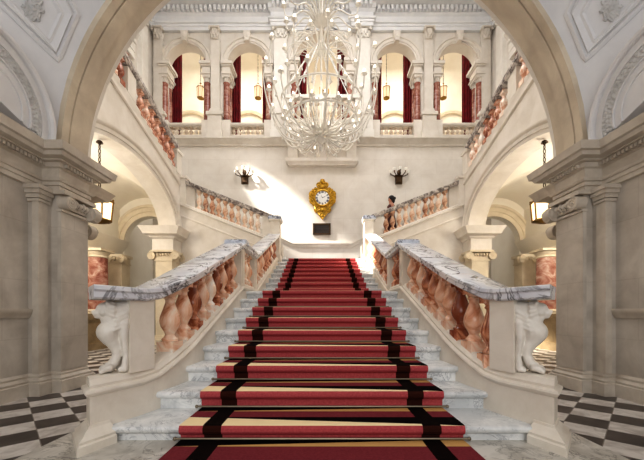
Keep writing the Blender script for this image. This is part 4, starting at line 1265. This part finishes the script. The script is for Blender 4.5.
arms(10, .0, [(.1, cz(135)), (.3, cz(143)), (.52, cz(147)), (.62, cz(143)), (.62, cz(140))], .018, drops=1, bulb=.028)
arms(12, .1, [(.14, cz(138)), (.9, cz(140)), (1.36, cz(112)), (1.53, cz(84)), (1.47, cz(66))], .021, drops=1)
arms(12, .26, [(.08, cz(52)), (.4, cz(45)), (.78, cz(50)), (.95, cz(60)), (.98, cz(57))], .015, drops=1, bulb=.03)
arms(14, .2, [(.12, cz(24)), (.45, cz(14)), (.75, cz(21)), (.95, cz(22)), (1.0, cz(14))], .018, drops=1)
m = MB()
for i in range(24):                                # crown of leaf spikes
    a = 2*PI*i/24
    m.tube([(CXO+.1*math.cos(a), CD+.1*math.sin(a), cz(24)), (CXO+.32*math.cos(a), CD+.32*math.sin(a), cz(12)), (CXO+.50*math.cos(a), CD+.50*math.sin(a), cz(10))], [.02, .018, .006], 5)
    m.tube([(CXO+.1*math.cos(a), CD+.1*math.sin(a), cz(133)), (CXO+.42*math.cos(a), CD+.42*math.sin(a), cz(124)), (CXO+.72*math.cos(a), CD+.72*math.sin(a), cz(118))], [.016, .013, .005], 5)
    m.tube([(CXO+.1*math.cos(a), CD+.1*math.sin(a), cz(52)), (CXO+.42*math.cos(a), CD+.42*math.sin(a), cz(50)), (CXO+.70*math.cos(a), CD+.70*math.sin(a), cz(44))], [.014, .010, .004], 5)
obj('leaf_crown', m, 'enamel', cl)
for zz, rr in ((cz(103), 1.06), (cz(124), .98)):
    m = MB(); m.tube([(CXO+rr*math.cos(2*PI*i/64), CD+rr*math.sin(2*PI*i/64), zz) for i in range(64)], .026, 8, closed=True); obj('hoop', m, 'enamel', cl)
for i in range(8):
    a = 2*PI*(i+.5)/8; m = MB()
    m.tube([(CXO+.16*math.cos(a), CD+.16*math.sin(a), cz(46)), (CXO+1.06*math.cos(a), CD+1.06*math.sin(a), cz(103))], .013, 6)
    for k in range(12):
        f = (k+.5)/12; r_ = .16+.9*f; m.ball((CXO+r_*math.cos(a), CD+r_*math.sin(a), cz(46+57*f)), .024, 6, 5)
    obj('bead_chain', m, 'crystal', cl)
m = MB()
for rr, zz, n in ((1.06, cz(103), 32), (.98, cz(124), 32)):
    for i in range(n):
        a = 2*PI*i/n; m.lathe([(.004, 0), (.02, -.05), (.028, -.09), (.004, -.15)], (CXO+rr*math.cos(a), CD+rr*math.sin(a), zz-.02), 6)
o = obj('crystal_drops', m, 'crystal', cl); o['kind'] = 'stuff'

# ================================================================== PERSON
PXX, PY = 2.40, 11.12
idx = int((PXX-1.27)/.378); PZ = UP[-1][1]+.149*(idx+1)
per = thing('person', 'person with dark short hair in a dark red sleeveless dress on the right upper flight', 'person', (PXX, PY, PZ))
per.scale = (1.07, 1.07, 1.07)
def skin_body():
    V = []; Ed = []; R = []
    def v(p, r, prev=None):
        V.append(p); R.append(r if isinstance(r, tuple) else (r, r))
        if prev is not None: Ed.append((prev, len(V)-1))
        return len(V)-1
    # faces -x (walking down towards the middle)
    pel = v((0, 0, .93), (.12, .15))
    wst = v((.0, 0, 1.08), (.095, .125), pel); ch = v((.01, 0, 1.27), (.11, .155), wst); nb = v((.01, 0, 1.42), (.07, .08), ch)
    nk = v((-.005, 0, 1.49), .05, nb); h1 = v((-.02, 0, 1.56), (.075, .065), nk); h2 = v((-.012, 0, 1.635), (.085, .072), h1); v((-.0, 0, 1.69), (.05, .045), h2)
    v((-.092, 0, 1.585), (.016, .014), h1)                      # nose
    for sy in (-1, 1):
        hip = v((0, sy*.09, .88), .095, pel)
        fx = -.12 if sy < 0 else .08
        kn = v((fx*.9-.02, sy*.09, .49), .06, hip); an = v((fx, sy*.09, .09), .04, kn); v((fx-.07, sy*.09, .04), .035, an); 
        v((fx-.16, sy*.1, .025), .028, len(V)-1)
        sh = v((.01, sy*.17, 1.39), .055, nb); el = v((.05, sy*.235, 1.13), .042, sh)
        wr = v((-.06, sy*.235, .93), .030, el) if sy > 0 else v((-.10, sy*.25, 1.02), .030, el)
        wp = V[wr]; hd = v((wp[0]-.04, wp[1], wp[2]-.045), (.034, .018), wr)
        for k in range(4):
            b = v((wp[0]-.06+.004*k, wp[1]+(k-1.5)*.012, wp[2]-.085-.004*(1.5-abs(k-1.5))), .009, hd)
            v((wp[0]-.075+.006*k, wp[1]+(k-1.5)*.013, wp[2]-.125-.01*(1.5-abs(k-1.5))), .008, b)
        th = v((wp[0]-.07, wp[1]-sy*.015, wp[2]-.05), .009, hd); v((wp[0]-.09, wp[1]-sy*.018, wp[2]-.08), .008, th)
    me = bpy.data.meshes.new('body'); me.from_pydata(V, Ed, [])
    o = bpy.data.objects.new('body', me); COL.objects.link(o)
    o.modifiers.new('Skin', 'SKIN').use_smooth_shade = True
    for i, r in enumerate(R): me.skin_vertices[0].data[i].radius = r
    me.skin_vertices[0].data[0].use_root = True
    o.modifiers.new('Sub', 'SUBSURF').levels = 1; o.modifiers['Sub'].render_levels = 2
    me.materials.append(M['skin']); o.parent = per
skin_body()
m = MB()
m.lathe([(.27, .30), (.25, .5), (.20, .78), (.175, .95), (.135, 1.08), (.15, 1.2), (.165, 1.3), (.15, 1.38), (.085, 1.44)], (PXX, PY, PZ), 20, .82, 1.05)
dr = obj('dress', m, 'dress', per)
m = MB(); m.ball((PXX+.014, PY, PZ+1.635), (.104, .10, .10), 14, 10); m.ball((PXX+.04, PY, PZ+1.60), (.09, .098, .10), 12, 8); m.ball((PXX+.055, PY, PZ+1.56), (.075, .085, .09), 12, 8); m.ball((PXX+.11, PY, PZ+1.64), (.05, .05, .05), 10, 8)
obj('hair', m, 'hair', per)
for sy, fx in ((-1, -.12), (1, .08)):
    m = MB(); m.ball((PXX+fx-.08, PY+sy*.095, PZ+.035), (.13, .045, .04), 12, 8); obj('shoe', m, 'shoe', per)

# ================================================================== LIGHT, CAMERA
def area(name, loc, rot, sx, sy, power, col=(1, .95, .88)):
    l = bpy.data.lights.new(name, 'AREA'); l.shape = 'RECTANGLE'; l.size = sx; l.size_y = sy; l.energy = power; l.color = col
    o = bpy.data.objects.new(name, l); COL.objects.link(o); o.location = (loc[0], loc[1], loc[2]+E); o.rotation_euler = rot
    return o
def point(name, loc, power, col=(1, .88, .7), r=.25):
    l = bpy.data.lights.new(name, 'POINT'); l.energy = power; l.color = col; l.shadow_soft_size = r
    o = bpy.data.objects.new(name, l); COL.objects.link(o); o.location = (loc[0], loc[1], loc[2]+E); return o
area('hall_fill', (0, 7.6, 13.2), (0, 0, 0), 8, 5, 520, (.98, .98, 1))  # added overhead fill; the hall ceiling has no opening
for s in (-1, 1):
    point('aisle_fill', (s*6.2, 7.3, 2.5), 125, (1, .94, .85), .5)  # added fill to brighten the aisle vault, no lamp hangs here
    point('cross_fill', (s*6.0, 12.2, 1.0), 3, (1, .92, .8))  # added faint fill beyond the cross arch
    area('gallery_fill', (s*4.5, 16.5, 14.2), (0, 0, 0), 6, 2.5, 300, (1, .96, .88))  # added fill panel inside the gallery hall
    area('side_gallery_fill', (s*9.5, 10.2, 12.5), (0, 0, 0), 2.5, 4, 160, (1, .96, .9))  # added fill behind the upper side wall arches
point('chandelier_lamp', (0, CD-.4, 5.6), 40, (1, .94, .84), .8)
w = bpy.data.worlds.new('World'); sc.world = w; w.use_nodes = True
w.node_tree.nodes['Background'].inputs[0].default_value = (.93, .96, 1, 1); w.node_tree.nodes['Background'].inputs[1].default_value = .85
def aim(o, tgt):
    d = Vector(tgt)-Vector(o.location); o.rotation_euler = d.to_track_quat('-Z', 'Y').to_euler()
def spot(name, loc, tgt, power, ang, blend, col, r):
    l = bpy.data.lights.new(name, 'SPOT'); l.energy = power; l.spot_size = math.radians(ang); l.spot_blend = blend; l.color = col; l.shadow_soft_size = r
    o = bpy.data.objects.new(name, l); COL.objects.link(o); o.location = (loc[0], loc[1], loc[2]+E); aim(o, (tgt[0], tgt[1], tgt[2]+E)); return o
spot('sunbeam', (-6.6, 11.6, 9.3), (-1.2, 13.4, 3.9), 10500, 15, .5, (1, .96, .9), .22)
spot('sunbeam', (-6.3, 10.7, 9.6), (1.55, 9.7, 1.9), 26000, 12, .5, (1, .95, .86), .1)
area('front_fill', (0, -2.9, 1.2), (math.radians(90), 0, 0), 5, 3, 70, (1, .98, .96))  # added fill behind the camera, brightens the pier facets
area('front_bay_fill', (0, -1.5, 5.2), (math.radians(35), 0, 0), 4.5, 2.5, 50, (1, .97, .94))  # added fill high in the front bay, out of view

cam = bpy.data.cameras.new('Camera'); co = bpy.data.objects.new('Camera', cam); COL.objects.link(co)
co.location = (0, 0, E); co.rotation_euler = (PI/2, 0, 0)
cam.sensor_width = 36; cam.lens = F*36/644; cam.shift_y = (313-230)/644; cam.clip_start = .05
sc.camera = co
sc.view_settings.view_transform = 'Standard'; sc.view_settings.look = 'None'
try: sc.view_settings.look = 'Medium High Contrast'
except Exception: pass
sc.view_settings.gamma = 1.0; sc.view_settings.exposure = 0
sc.cycles.max_bounces = 8; sc.cycles.use_denoising = True
